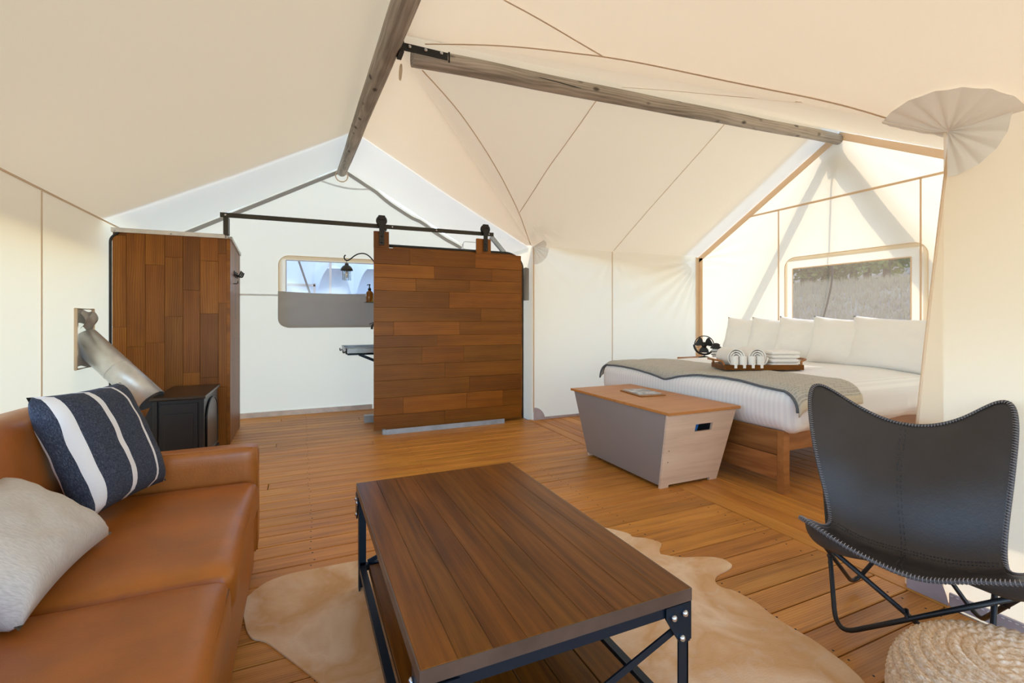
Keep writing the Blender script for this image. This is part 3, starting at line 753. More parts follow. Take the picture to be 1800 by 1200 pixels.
# ------------------------------------------------------------------ coffee table
TX0, TX1, TY0, TY1, TZ = .225, .966, .97, 2.19, .47
tab = thing('coffee_table', 'dark stained wooden coffee table on a bolted black iron frame with lower shelf', 'table', ((TX0+TX1)/2, (TY0+TY1)/2, 0))
ptab = WM[tab.name].inverted()
def plank(parent, c, s, rotz=0, mat=None, bev=.002, rot=None, name='plank'):
    """board with its long axis along local X; c is in world coordinates"""
    bm = box(BM(), (0, 0, 0), s, None, bev, 1)
    return put(name, bm, mat, parent, local=True, loc=ptl(parent, c), rot=rot or (0, 0, rotz))
def ptl(parent, c): return WM[parent.name].inverted() @ Vector(c)
nb = 9; bw = (TX1-TX0)/nb; L_ = TY1-TY0
top = put('tabletop', b2(TX0+.004, TX1-.004, TY0+.004, TY1-.004, TZ-.036, TZ-.004), M['table'], tab)
for i in range(nb):
    plank(top, (TX0+(i+.5)*bw, (TY0+TY1)/2, TZ-.0175), (L_, bw-.0004, .035), PI/2, M['table'], .0011)
M['tableedge'] = plain('table_edge', (.085, .052, .038), .32, 0, 30, .1, .25)
for nm, bx_ in (('edge_band', (TX0-.002, TX1+.002, TY0-.003, TY0, TZ-.034, TZ-.0012)), ('edge_band', (TX0-.002, TX1+.002, TY1, TY1+.003, TZ-.034, TZ-.0012)),
                ('edge_band', (TX0-.003, TX0, TY0, TY1, TZ-.034, TZ-.0012)), ('edge_band', (TX1, TX1+.003, TY0, TY1, TZ-.034, TZ-.0012))):
    put(nm, b2(*bx_), M['tableedge'], top)
sh = put('shelf', b2(TX0+.045, TX1-.045, TY0+.045, TY1-.045, .090, .098), M['table'], tab)
for i in range(6):
    bw2 = (TX1-TX0-.09)/6
    plank(sh, (TX0+.045+(i+.5)*bw2, (TY0+TY1)/2, .108), (L_-.09, bw2-.002, .018), PI/2, M['table'], .0022)
th = .005; aw = .034
for (x0, sx_) in ((TX0+.004, 1), (TX1-.004, -1)):
    for (y0, sy_) in ((TY0+.004, 1), (TY1-.004, -1)):
        b_ = BM(); box(b_, (x0+sx_*aw/2, y0+sy_*th/2, .216), (aw, th, .432)); box(b_, (x0+sx_*th/2, y0+sy_*aw/2, .216), (th, aw, .432))
        lg = put('leg', b_, M['steelblack'], tab)
        # bracket plate on the short side and on the long side, with bolts
        po = [(0, 0), (0, -.105), (.034, -.105), (.052, -.078), (.082, -.030), (.082, 0)]
        b_ = BM(); prism(b_, po, .005, frame((x0-sx_*.001, y0-sy_*.005, .432), (sx_, 0, 0), ez) if True else None)
        br = put('bracket', b_, M['steelblack'], lg)
        po2 = [(0, 0), (0, -.105), (.034, -.105), (.050, -.078), (.075, -.030), (.075, 0)]
        b_ = BM(); prism(b_, po2, .005, frame((x0-sx_*.005, y0-sy_*.001, .432), (0, sy_, 0), ez)); put('bracket', b_, M['steelblack'], lg)
        for (bx, bz) in ((.020, -.024), (.058, -.028), (.030, -.088)):
            put('bolt', lathe(BM(), [(.0095, -.003), (.0095, .003), (.006, .007), (.001, .0085)], (x0+sx_*bx, y0-sy_*.008, .432+bz), 12, Matrix.Rotation(PI/2*sy_, 4, 'X')), M['bolt'], lg, smooth=True)
            put('bolt', lathe(BM(), [(.0095, -.003), (.0095, .003), (.006, .007), (.001, .0085)], (x0-sx_*.008, y0+sy_*bx, .432+bz), 12, Matrix.Rotation(-PI/2*sx_, 4, 'Y')), M['bolt'], lg, smooth=True)
for (y0, sy_) in ((TY0+.006, 1), (TY1-.006, -1)):
    b_ = BM(); box(b_, ((TX0+TX1)/2, y0+sy_*.003, .418), (TX1-TX0-.02, .006, .030)); put('apron', b_, M['steelblack'], tab)
    b_ = BM(); box(b_, ((TX0+TX1)/2, y0+sy_*.014, .102), (TX1-TX0-.02, .026, .026)); put('shelf_rail', b_, M['steelblack'], tab)
    for (xa, xb, dy) in ((TX1-.045, TX0+.045, .010), (TX0+.045, TX1-.045, .017)):
        b_ = BM(); beam(b_, (xa, y0+sy_*dy, .355), (xb, y0+sy_*dy, .118), .005, .020, 0, (0, 0, 1)); put('brace', b_, M['steelblack'], tab)
for (x0, sx_) in ((TX0+.006, 1), (TX1-.006, -1)):
    b_ = BM(); box(b_, (x0+sx_*.003, (TY0+TY1)/2, .418), (.006, TY1-TY0-.02, .030)); put('apron', b_, M['steelblack'], tab)
    b_ = BM(); box(b_, (x0+sx_*.014, (TY0+TY1)/2, .102), (.026, TY1-TY0-.02, .026)); put('shelf_rail', b_, M['steelblack'], tab)

# ------------------------------------------------------------------ cowhide rug
rp = [(.06, 1.66), (.02, 1.73), (-.07, 1.88), (-.12, 1.96), (-.165, 2.00), (-.185, 2.04), (-.20, 2.10), (-.225, 2.26), (-.20, 2.33), (-.145, 2.40), (-.05, 2.435),
      (.09, 2.435), (.26, 2.43), (.42, 2.40), (.60, 2.30), (.85, 2.24), (1.05, 2.27), (1.25, 2.33), (1.45, 2.36), (1.585, 2.235)]
px = [(1102, 935), (1112, 944), (1140, 947), (1167, 954), (1177, 961), (1170, 972), (1170, 985), (1180, 989), (1220, 996), (1270, 994), (1307, 1000), (1325, 1010), (1329, 1019),
      (1315, 1030), (1295, 1040), (1286, 1050), (1287, 1062), (1300, 1072), (1325, 1082), (1365, 1105), (1380, 1117), (1405, 1142), (1440, 1170), (1460, 1185), (1490, 1207)]
RUG_RIGHT = [(1.658, 2.128), (1.655, 2.083), (1.707, 2.042), (1.743, 1.988), (1.743, 1.953), (1.699, 1.919), (1.666, 1.876), (1.676, 1.857), (1.743, 1.800), (1.853, 1.758), (1.909, 1.712), (1.913, 1.669), (1.898, 1.640),
             (1.842, 1.622), (1.776, 1.612), (1.735, 1.592), (1.707, 1.558), (1.708, 1.523), (1.735, 1.485), (1.745, 1.406), (1.745, 1.370), (1.732, 1.303), (1.730, 1.219), (1.733, 1.179), (1.735, 1.119)]
tail = [(1.70, .96), (1.58, .80), (1.40, .70), (1.38, .52), (1.24, .40), (1.08, .44), (1.0, .58), (.80, .60), (.62, .56), (.50, .44), (.34, .46), (.30, .62), (.36, .80), (.28, .98), (.20, 1.2), (.17, 1.42), (.12, 1.58)]
poly = rp+RUG_RIGHT+tail
def smooth_closed(P, k=4):
    n = len(P); out = []
    for i in range(n):
        p0, p1, p2, p3 = [Vector(P[(i+j) % n]) for j in (-1, 0, 1, 2)]
        for j in range(k):
            t = j/k; out.append(.5*((2*p1)+(p2-p0)*t+(2*p0-5*p1+4*p2-p3)*t*t+(3*p1-p0-3*p2+p3)*t**3))
    return out
pp = smooth_closed(poly, 3)
b_ = BM(); vs = [b_.verts.new((p.x, p.y, .007)) for p in pp]
f_ = b_.faces.new(vs); bmesh.ops.triangulate(b_, faces=[f_])
bmesh.ops.solidify
ext_ = [b_.verts.new((p.x, p.y, .0008)) for p in pp]
for i in range(len(pp)):
    j = (i+1) % len(pp); b_.faces.new((vs[i], ext_[i], ext_[j], vs[j]))
bmesh.ops.recalc_face_normals(b_, faces=list(b_.faces))
g = G('cowhide'); v = g.coord(rnd=False)
big = g.noise(v, 2.4, 4, .55, .6); hair = g.noise(g.N('Mapping', {'Vector': v, 'Scale': (30, 150, 1), 'Rotation': (0, 0, .5)}).outputs[0], 1.5, 4, .65, .8); mid_ = g.noise(v, 9, 4, .6, 1.0)
col = g.ramp(big, [(.28, (.86, .63, .41)), (.44, (.66, .37, .16)), (.57, (.88, .68, .48)), (.70, (.60, .32, .13))])
col = g.mix(g.N('Math', {0: hair, 1: .5}, operation='MULTIPLY').outputs[0], col, (.62, .37, .18))
col = g.mix(g.N('MapRange', {'Value': mid_, 1: .55, 2: .8, 3: 0, 4: .45}).outputs[0], col, (.75, .64, .54))
M['hide'] = g.pbr(col, .75, 0, g.bump(hair, .5, .004))
rug = props(put('cowhide_rug', b_, M['hide']), 'pale tan cowhide rug with a wavy edge under the coffee table', 'rug')

# ------------------------------------------------------------------ storage bench
bn = thing('storage_bench', 'grey storage chest with pale wood ends and a brown lid at the foot of bed', 'chest', (2.57, 3.05, 0))
LX0, LX1, LY0, LY1, LZ = 2.225, 2.895, 2.425, 3.675, .572
bx0, bx1, by0, by1 = 2.305, 2.845, 2.60, 3.51           # footprint
tx0, tx1, ty0, ty1 = 2.245, 2.885, 2.455, 3.645         # under the lid
ht = LZ-.020
bm = BM(); box(bm, ((LX0+LX1)/2, (LY0+LY1)/2, LZ-.010), (LX1-LX0, LY1-LY0, .020), None, .003)
put('lid', bm, M['lid'], bn)
lidw = None
def panel4(a, b, c, d, t):
    """quad slab a,b,c,d thickened by t along its normal"""
    bm = BM(); a, b, c, d = map(Vector, (a, b, c, d)); n = (b-a).cross(d-a).normalized()*t
    A = [bm.verts.new(p) for p in (a, b, c, d)]; B = [bm.verts.new(p+n) for p in (a, b, c, d)]
    bm.faces.new(A[::-1]); bm.faces.new(B)
    for i in range(4): bm.faces.new((A[i], A[(i+1) % 4], B[(i+1) % 4], B[i]))
    bmesh.ops.recalc_face_normals(bm, faces=list(bm.faces)); return bm
z0_ = .03
def at_z(pb, pt, z): return Vector(pb).lerp(Vector(pt), z/ht)
# end panels as outlines with a hand hole and two feet
def end_panel(yb, yt, sgn):
    e0, e1 = Vector((0, yb, 0)), Vector((0, yt, ht)); upd = (e1-e0); H_ = upd.length; upd.normalize()
    W0, W1_, T0, T1 = bx0, bx1, tx0, tx1
    def xat(side, z): return lerp(W0, T0, z/H_) if side == 0 else lerp(W1_, T1, z/H_)
    hx0, hx1, hz0, hz1 = 2.52, 2.68, H_*.735, H_*.835
    xs = [0, .12, .14]
    bm = BM()
    zs = [0, .022, .30, hz0, hz1, H_]
    def P(x, z, o): return Vector((x, 0, 0))+e0+upd*z+Vector((0, -sgn*o, 0))
    def xrow(z): return [xat(0, z), xat(0, z)+.075, hx0, hx1, xat(1, z)-.075, xat(1, z)]
    F = {}
    for o in (0, .018):
        for j, z in enumerate(zs):
            for i, x in enumerate(xrow(z)): F[(i, j, o)] = bm.verts.new(P(x, z, o))
    def solid(i, j):
        if j == 0: return i in (0, 4)
        return not (j == 3 and i == 2)
    for j in range(5):
        for i in range(5):
            if not solid(i, j): continue
            for o in (0, .018):
                bm.faces.new([F[(i, j, o)], F[(i+1, j, o)], F[(i+1, j+1, o)], F[(i, j+1, o)]])
            for (di, dj, e) in ((-1, 0, ((i, j), (i, j+1))), (1, 0, ((i+1, j), (i+1, j+1))), (0, -1, ((i, j), (i+1, j))), (0, 1, ((i, j+1), (i+1, j+1)))):
                a, b = i+di, j+dj
                if 0 <= a < 5 and 0 <= b < 5 and solid(a, b): continue
                bm.faces.new([F[(*e[0], 0)], F[(*e[1], 0)], F[(*e[1], .018)], F[(*e[0], .018)]])
    bmesh.ops.recalc_face_normals(bm, faces=list(bm.faces))
    return put('end_panel', bm, M['birch'], bn)
end_panel(by0, ty0, -1); end_panel(by1, ty1, 1)
put('front_panel', panel4(at_z((bx0, by0, 0), (tx0, ty0, ht), z0_)+Vector((.004, .018, 0)), at_z((bx0, by1, 0), (tx0, ty1, ht), z0_)+Vector((.004, -.018, 0)), Vector((tx0+.004, ty1-.018, ht)), Vector((tx0+.004, ty0+.018, ht)), -.014), M['greypanel'], bn)
put('back_panel', panel4(at_z((bx1, by0, 0), (tx1, ty0, ht), z0_)+Vector((-.004, .018, 0)), at_z((bx1, by1, 0), (tx1, ty1, ht), z0_)+Vector((-.004, -.018, 0)), Vector((tx1-.004, ty1-.018, ht)), Vector((tx1-.004, ty0+.018, ht)), .014), M['greypanel'], bn)
put('bottom_panel', b2(bx0+.02, bx1-.02, by0+.02, by1-.02, .03, .045), M['birch'], bn)
sc = BM()
for (zz, xx) in ((.20, 2.305), (.285, 2.295)): lathe(sc, [(.004, 0), (.003, .002)], (xx+.022, lerp(by0, ty0, zz/ht)-.001, zz), 8, Matrix.Rotation(PI/2, 4, 'X'))
put('screws', sc, M['rubber'], bn, kind='stuff')
M['blue'] = plain('blue_cloth', (.03, .20, .60), .7)
b_ = BM(); rbox(b_, (2.53, 2.84, .29), (.22, .40, .46), .05, 8, 0, None, wob=.012, seed=4)  # blue block added inside the chest so the hand hole shows blue
for v_ in b_.verts: v_.co.y -= .262*(v_.co.z-.05)
props(put('blue_infill', b_, M['blue'], smooth=True), 'bright blue bag added behind the hand hole of the chest', 'infill')
# booklet on a thin brown board
by = thing('clipboard', 'thin brown board holding a booklet on the chest lid', 'clipboard', (2.62, 3.17, LZ), math.radians(-8))
b_ = BM(); box(b_, (0, 0, .005), (.235, .33, .008), None, .002); put('board', b_, M['bedwood'], by, local=True)
g = G('booklet_cover'); v = g.coord(rnd=False); n_ = g.noise(v, 9, 4, .6, .6)
M['booklet'] = g.pbr(g.ramp(n_, [(.3, (.05, .06, .08)), (.48, (.30, .31, .33)), (.6, (.62, .63, .66)), (.7, (.25, .17, .10))]), .22)
bk = thing('booklet', 'glossy grey photo booklet lying on the thin brown board', 'booklet', (2.63, 3.19, LZ+.009), math.radians(-8))
b_ = BM(); box(b_, (0, 0, .002), (.20, .275, .004), None, .001); put('pages', b_, M['white'], bk, local=True)
b_ = BM(); box(b_, (0, 0, .0046), (.204, .28, .001)); put('cover', b_, M['booklet'], bk, local=True)
# ------------------------------------------------------------------ bed
bed = thing('bed', 'wide oak bed with a plank footboard standing in the sunny alcove', 'bed', (4.0, 3.18, 0))
BX0, BX1, BY0, BY1 = 3.0, 5.06, 2.17, 4.22
for yc in (BY0+.025, BY1-.025):
    b_ = box(BM(), (BX0+.03, yc, .215), (.06, .05, .43), None, .003); put('leg', b_, M['bedwood'], bed)
    b_ = box(BM(), (BX1-.03, yc, .30), (.05, .05, .60), None, .003); put('leg', b_, M['bedwood'], bed)
    plank(bed, ((BX0+BX1)/2, yc, .36), (BX1-BX0-.12, .03, .14), 0, M['bedwood'], .003, name='side_rail')
fb = put('footboard', b2(BX0+.025, BX0+.04, BY0+.05, BY1-.05, .10, .42), M['bedwood'], bed)
for zc, hh in ((.171, .165), (.343, .170)):
    plank(fb, (BX0+.014, (BY0+BY1)/2, zc), (BY1-BY0-.10, .022, hh), PI/2, M['bedwood'], .003)
hb = put('headboard', b2(BX1-.03, BX1-.012, BY0, BY1+.02, .25, 1.15), M['bedwood'], bed)
for k in range(5):
    plank(hb, (BX1-.04, (BY0+BY1+.02)/2, .34+k*.18), (BY1-BY0+.02, .022, .176), PI/2, M['bedwood'], .003)
b_ = b2(BX0+.06, BX1-.05, BY0+.06, BY1-.06, .30, .33); put('slat_base', b_, M['bedwood'], bed)
# mattress under a striped white coverlet
b_ = BM(); rbox(b_, (4.03, 3.195, .475), (1.94, 1.98, .24), .06, 8); put('mattress', b_, M['white'], bed, smooth=True)
g = G('striped_cotton'); v = g.coord(rnd=False); sy = g.N('SeparateXYZ', {0: v}).outputs
st_ = g.N('Math', {0: g.N('Math', {0: sy[1], 1: 2*PI/.036}, operation='MULTIPLY').outputs[0]}, operation='SINE').outputs[0]
fine = g.noise(v, 5, 4)
h_ = g.N('Math', {0: st_, 1: .35, 2: fine}, operation='MULTIPLY_ADD').outputs[0]
M['coverlet'] = g.pbr(g.mix(g.N('MapRange', {'Value': st_, 1: -.3, 2: .3}).outputs[0], (.80, .80, .81), (.86, .86, .86)), .85, 0, g.bump(h_, .22, .006))
DX0, DX1, DY0, DY1, DZ0, DZ1 = 2.97, 5.02, 2.075, 4.295, .415, .735
def bedtop(x, y):
    """height of the coverlet's upper side"""
    r = .115
    h = DZ1+.035*sm(3.05, 4.2, x)*sm(DY0, DY0+.5, y)*sm(DY0, DY0+.5, DY0+DY1-y)
    ex = max(0, DX0+r-x, x-(DX1-r)); ey = max(0, DY0+r-y, y-(DY1-r)); e = math.hypot(ex, ey)
    if e >= r: return h-r-(e-r)*3
    return h-r+math.sqrt(r*r-e*e)
b_ = BM(); rbox(b_, ((DX0+DX1)/2, (DY0+DY1)/2, (DZ0+DZ1)/2), (DX1-DX0, DY1-DY0, DZ1-DZ0), .115, 36, 0)
for v_ in b_.verts:
    x, y, z = v_.co
    if z > .60: z += .035*sm(3.05, 4.2, x)*sm(DY0, DY0+.5, y)*sm(DY0, DY0+.5, DY0+DY1-y)*sm(.6, .73, z)
    q = sm(.70, .45, z)
    k = (1-sm(0, .16, min(abs(y-DY0), abs(y-DY1))))*(1-sm(0, .2, x-DX0))
    n1 = mnoise.noise(Vector((x*4, y*4, z*9))); n2 = mnoise.noise(Vector((y*22, z*3+x*22, 5)))
    if x < DX0+.2: x += q*(.010*n1+.004*n2)
    if y < DY0+.2 or y > DY1-.2: y += q*(.016*n1+.007*n2)
    z += -.018*k*q+.012*n1*(z < .5)
    v_.co = (x, y, z)
cov = put('coverlet', b_, M['coverlet'], smooth=True); props(cov, 'puffy white striped coverlet spread over the bed', 'coverlet')
# knitted throw laid across the foot of the bed: follows the coverlet, hangs over both sides
g = G('grey_knit'); v = g.coord(rnd=False)
br1 = g.N('TexBrick', {'Vector': g.N('Mapping', {'Vector': v, 'Scale': (1, 1, 0)}).outputs[0], 'Scale': 26.0, 'Mortar Size': .035, 'Color1': (.30, .285, .25, 1), 'Color2': (.46, .43, .38, 1), 'Mortar': (.64, .60, .53, 1), 'Brick Width': .9, 'Row Height': .35})
ns = g.noise(v, 130, 3, .7)
kcol = g.mix(g.ramp(ns, [(.35, (0, 0, 0)), (.65, (.8, .8, .8))]), br1.outputs['Color'], (.52, .50, .44))
M['knit'] = g.pbr(kcol, .95, 0, g.bump(ns, .7, .006))
M['knitedge'] = plain('knit_edge', (.115, .125, .14), .95, 0, 150, .5)
M['fringe'] = plain('throw_fringe', (.60, .54, .42), .95, 0, 150, .5, .1)
thr = thing('throw_blanket', 'grey knitted throw with a dark edge laid across the foot of the bed', 'blanket', (3.3, 3.2, .74))
def thr_path(t, x):
    """arc length t from the far hem over the bed to the near hem -> point on the bed surface"""
    zf, zn = .61, .655
    top = DY1-DY0-.23
    L1, Lc = max(0, DZ1-.115-zf), .18
    L2 = max(0, DZ1-.115-zn)
    tot = L1+Lc+top+Lc+L2; s = t*tot; r = .115
    o = .012
    if s < L1: return DY1+o, zf+s
    s -= L1
    if s < Lc: a = s/Lc*PI/2; return DY1-r+(r+o)*math.cos(a), DZ1-r+(r+o)*math.sin(a)
    s -= Lc
    if s < top: return DY1-r-s, None
    s -= top
    if s < Lc: a = s/Lc*PI/2; return DY0+r-(r+o)*math.sin(a), DZ1-r+(r+o)*math.cos(a)
    s -= Lc
    return DY0-o, DZ1-r-s
def thr_f(u, v):
    x0 = 2.985+.015*math.sin(v*9)+.05*sm(.45, .62, v)*(1-sm(.7, .9, v)); x1 = 3.60+.03*math.sin(v*5+1)+.09*sm(.75, 1, v)
    x = lerp(x0, x1, u); y, z = thr_path(v, x)
    fx = 1-sm(0, .115, x-DX0)
    if z is None:
        z = bedtop(x, min(max(y, DY0+.12), DY1-.12))+.014
    else:
        z += .035*sm(3.05, 4.2, x)*0 - (1-math.sqrt(max(0, 1-max(0, (DX0+.115-x)/.115)**2)))*.115*.9
    z += .004*mnoise.noise(Vector((x*9, y*9, 1)))
    return Vector((x, y, z))
b_ = BM(); grid(b_, thr_f, 26, 90)
bmesh.ops.recalc_face_normals(b_, faces=list(b_.faces))
tk = put('knit', b_, M['knit'], thr, smooth=True)
md = tk.modifiers.new('thickness', 'SOLIDIFY'); md.thickness = .009; md.offset = 0
b_ = BM(); tube(b_, [thr_f(0, i/90)+Vector((-.003, 0, 0)) for i in range(91)], .009, 6); put('edge_band', b_, M['knitedge'], thr, smooth=True)
b_ = BM(); grid(b_, lambda u, v: thr_f(u, .985+.015*v)+Vector((0, -.008-.003*math.sin(u*80), -.028*v)), 26, 3); fr = put('fringe', b_, M['fringe'], thr, smooth=True)
md = fr.modifiers.new('thickness', 'SOLIDIFY'); md.thickness = .008; md.offset = 0

# five white pillows propped against the headboard, each overlapping the next
specs = [  # left-edge y, bottom x, width, height, yaw, label
    (4.27, 4.74, .56, .49, 14, 'white pillow at the far end, beside the black fan'),
    (3.90, 4.71, .58, .49, 14, 'second white pillow from the black fan'),
    (3.52, 4.66, .58, .50, 13, 'white pillow in the middle of the row of five'),
    (3.12, 4.62, .60, .50, 12, 'white pillow just behind the widest one in the row'),
    (2.775, 4.66, .74, .50, 4, 'widest white pillow, at the near end of the row by the tent wall')]
for i, (yl, xb, W_, H_, yaw, lab) in enumerate(specs):
    ya = math.radians(yaw)
    xa = Vector((math.sin(ya), -math.cos(ya), 0))           # along the pillow, far end to near end
    nrm = Vector((-math.cos(ya), -math.sin(ya), 0)); le = math.radians(16)
    up2 = ez*math.cos(le)-nrm*math.sin(le)
    ro = math.radians(-4 if i < 4 else -3); xa, up2 = xa*math.cos(ro)+up2*math.sin(ro), up2*math.cos(ro)-xa*math.sin(ro)
    c = Vector((xb, yl, .765))+xa*W_/2+up2*(H_*.47)
    p_ = placed('pillow', lab, 'pillow', c, xa, up2, 'white pillows on the bed')
    put('cover', pillow(BM(), W_, H_, .21, Matrix(), .085, 26, i*2.3+1, .014), M['white'], p_, local=True, smooth=True)

# tray with towels
TR = math.radians(-24)
tray = thing('serving_tray', 'dark wooden tray with curled handles holding white towels', 'tray', (3.60, 2.86, .765), TR)
b_ = BM(); box(b_, (0, 0, .012), (.64, .27, .014), None, .004); put('tray_base', b_, M['table'], tray, local=True)
for sy_ in (-1, 1):
    b_ = BM(); box(b_, (0, sy_*.135, .026), (.66, .012, .044), None, .004); put('rim', b_, M['table'], tray, local=True)
for sx_ in (-1, 1):
    b_ = BM(); box(b_, (sx_*.325, 0, .026), (.012, .27, .044), None, .004); put('rim', b_, M['table'], tray, local=True)
    b_ = BM(); pts = rounded([(sx_*.325, -.11, .04), (sx_*.335, -.09, .075), (sx_*.40, -.06, .088), (sx_*.40, .06, .088), (sx_*.335, .09, .075), (sx_*.325, .11, .04)], .03)
    tube(b_, pts, .009, 8); put('handle', b_, M['bedwood'], tray, local=True, smooth=True)
R_ = Matrix.Rotation(TR, 4, 'Z')
def tpos(x, y, z): return Vector((3.60, 2.86, .765))+R_ @ Vector((x, y, z))
def spiral_roll(name, label, cat, pos, r, L, axis_z, group, turns=4):
    t = thing(name, label, cat, pos, TR, group)
    b_ = BM(); n = 26*turns; pts = []
    for i in range(n+1):
        a = 2*PI*turns*i/n; rr = lerp(.15*r, r, i/n); pts.append((rr*math.cos(a), rr*math.sin(a)))
    tk_ = r*.85/turns*.55
    inner = [(x*(1-tk_/max(.3*r, math.hypot(x, y))), y*(1-tk_/max(.3*r, math.hypot(x, y)))) for x, y in pts]
    def mk(x, y, l):
        return Vector((x, y, l)) if axis_z else Vector((x, l, y))
    rows = []
    for (o, i_) in zip(pts, inner):
        rows.append([b_.verts.new(mk(*o, 0)), b_.verts.new(mk(*o, L)), b_.verts.new(mk(*i_, L-.004)), b_.verts.new(mk(*i_, .004))])
    for a, c in zip(rows, rows[1:]):
        for k in range(4): b_.faces.new((a[k], c[k], c[(k+1) % 4], a[(k+1) % 4]))
    b_.faces.new(rows[0]); b_.faces.new(rows[-1][::-1])
    bmesh.ops.recalc_face_normals(b_, faces=list(b_.faces))
    for q in b_.faces: q.smooth = True
    put('towel', b_, M['towel'], t, local=True, smooth=True, angle=50)
    return t
rr_ = .088
spiral_roll('towel_roll', 'big rolled white bath towel at the far end of the tray', 'towel', tpos(-.215, -.10, .02+rr_), rr_, .23, False, 'rolled bath towels')
spiral_roll('towel_roll', 'big rolled white bath towel next to the folded towels on the tray', 'towel', tpos(-.035, -.10, .02+rr_), rr_, .23, False, 'rolled bath towels')
labs = ['small rolled washcloth at the outer end of the four on the tray', 'second small rolled washcloth from the curled far handle of the tray',
        'third small rolled washcloth from the curled far handle of the tray', 'small rolled washcloth nearest the folded towels']
for k in range(4):
    spiral_roll('washcloth_roll', labs[k], 'washcloth', tpos(-.245+k*.073, -.112 if k != 1 else -.112, .020), .034, .10, True, 'washcloths standing on the tray', 3).location.y -= .0
for k, (lab, dz, hh, dx) in enumerate((('folded white hand towel at the bottom of the pile on the tray', 0, .075, 0), ('folded white hand towel on top of the pile on the tray', .076, .062, .01))):
    t = thing('folded_towel', lab, 'towel', tpos(.20+dx, .01, .0205+dz), TR, 'folded towels on the tray')
    for q in range(2):
        h2 = hh/2; b_ = BM(); rbox(b_, (0, 0, h2*(q+.5)), (.235, .215, h2*.98), h2*.45, 8, .002, wob=.002, seed=k*2+q); put('fold', b_, M['towel'], t, local=True, smooth=True)

# nightstand with fan and lantern
ns_ = thing('nightstand', 'small oak nightstand between the bed and the alcove wall', 'nightstand', (4.86, 4.63, 0))
b_ = b2(4.66, 5.06, 4.36, 4.92, .655, .68, None, .004); put('top', b_, M['bedwood'], ns_)
for (xx, yy_) in ((4.69, 4.39), (5.03, 4.39), (4.69, 4.89), (5.03, 4.89)): put('leg', b2(xx-.02, xx+.02, yy_-.02, yy_+.02, 0, .655, None, .003), M['bedwood'], ns_)
put('shelf', b2(4.68, 5.04, 4.38, 4.90, .22, .24, None, .003), M['bedwood'], ns_)
FC = Vector((4.86, 4.64, .855)); fr_ = .118
fan = thing('desk_fan', 'small round black desk fan on the nightstand by the far pillow', 'fan', (FC.x, FC.y, .68))
b_ = BM(); lathe(b_, [(.075, 0), (.075, .012), (.05, .022), (.015, .03)], (FC.x, FC.y, .68), 20); put('base', b_, M['black'], fan, smooth=True)
fx_ = Vector((-.75, -.66, 0)); sid = Vector((.66, -.75, 0))
def circ(c, r, n=32): return [c+sid*r*math.cos(2*PI*i/n)+ez*r*math.sin(2*PI*i/n) for i in range(n)]
b_ = BM(); tube(b_, circ(FC, fr_), .006, 6, closed=True); tube(b_, circ(FC+fx_*.05, fr_), .005, 6, closed=True)
for a in range(16):
    d2 = sid*math.cos(2*PI*a/16)+ez*math.sin(2*PI*a/16); tube(b_, [FC+fx_*.05+d2*.03, FC+fx_*.05+d2*fr_], .0012, 4); tube(b_, [FC+d2*fr_, FC+fx_*.05+d2*fr_], .0015, 4)
put('guard', b_, M['black'], fan, smooth=True)
b_ = BM(); tube(b_, [Vector((FC.x, FC.y, .70))-sid*.0]+[FC-ez*(fr_+.012)], .008, 8)
tube(b_, [FC+sid*(fr_+.014)*math.cos(a)+ez*(fr_+.014)*math.sin(a) for a in [PI+PI*i/16 for i in range(17)]], .007, 6); put('yoke', b_, M['black'], fan, smooth=True)
b_ = BM(); tube(b_, [FC-fx_*.05, FC+fx_*.03], .036, 16); put('motor', b_, M['black'], fan, smooth=True)
for a in range(3):
    b_ = BM(); an = 2*PI*a/3+.5; d2 = sid*math.cos(an)+ez*math.sin(an); e2 = sid*math.cos(an+PI/2)+ez*math.sin(an+PI/2)
    def f(u, v):
        r_ = lerp(.02, fr_*.86, u); w2 = lerp(.02, .075, math.sin(u*PI*.62)); return FC+fx_*(.025+.018*(v-.5))+d2*r_+e2*(v-.5)*w2*1.6
    grid(b_, f, 8, 6); put('blade', b_, M['black'], fan, smooth=True)
lt = thing('table_lantern', 'black topped lantern half hidden behind the far pillow', 'lamp', (4.83, 4.42, .68))
put('base', lathe(BM(), [(.055, 0), (.055, .02), (.04, .025)], (4.83, 4.42, .68), 18), M['black'], lt, smooth=True)
put('globe', lathe(BM(), [(.036, .025), (.048, .06), (.048, .12), (.038, .14)], (4.83, 4.42, .68), 18), M['white'], lt, smooth=True)
put('cap', lathe(BM(), [(.07, .14), (.065, .16), (.045, .17), (.05, .19), (.03, .205), (.004, .212)], (4.83, 4.42, .68), 18), M['black'], lt, smooth=True)
put('wire', (lambda b: [lathe(b, [(.058, h), (.061, h+.004), (.058, h+.008)], (4.83, 4.42, .68), 18) for h in (.06, .1)] and b)(BM()), M['black'], lt, smooth=True)

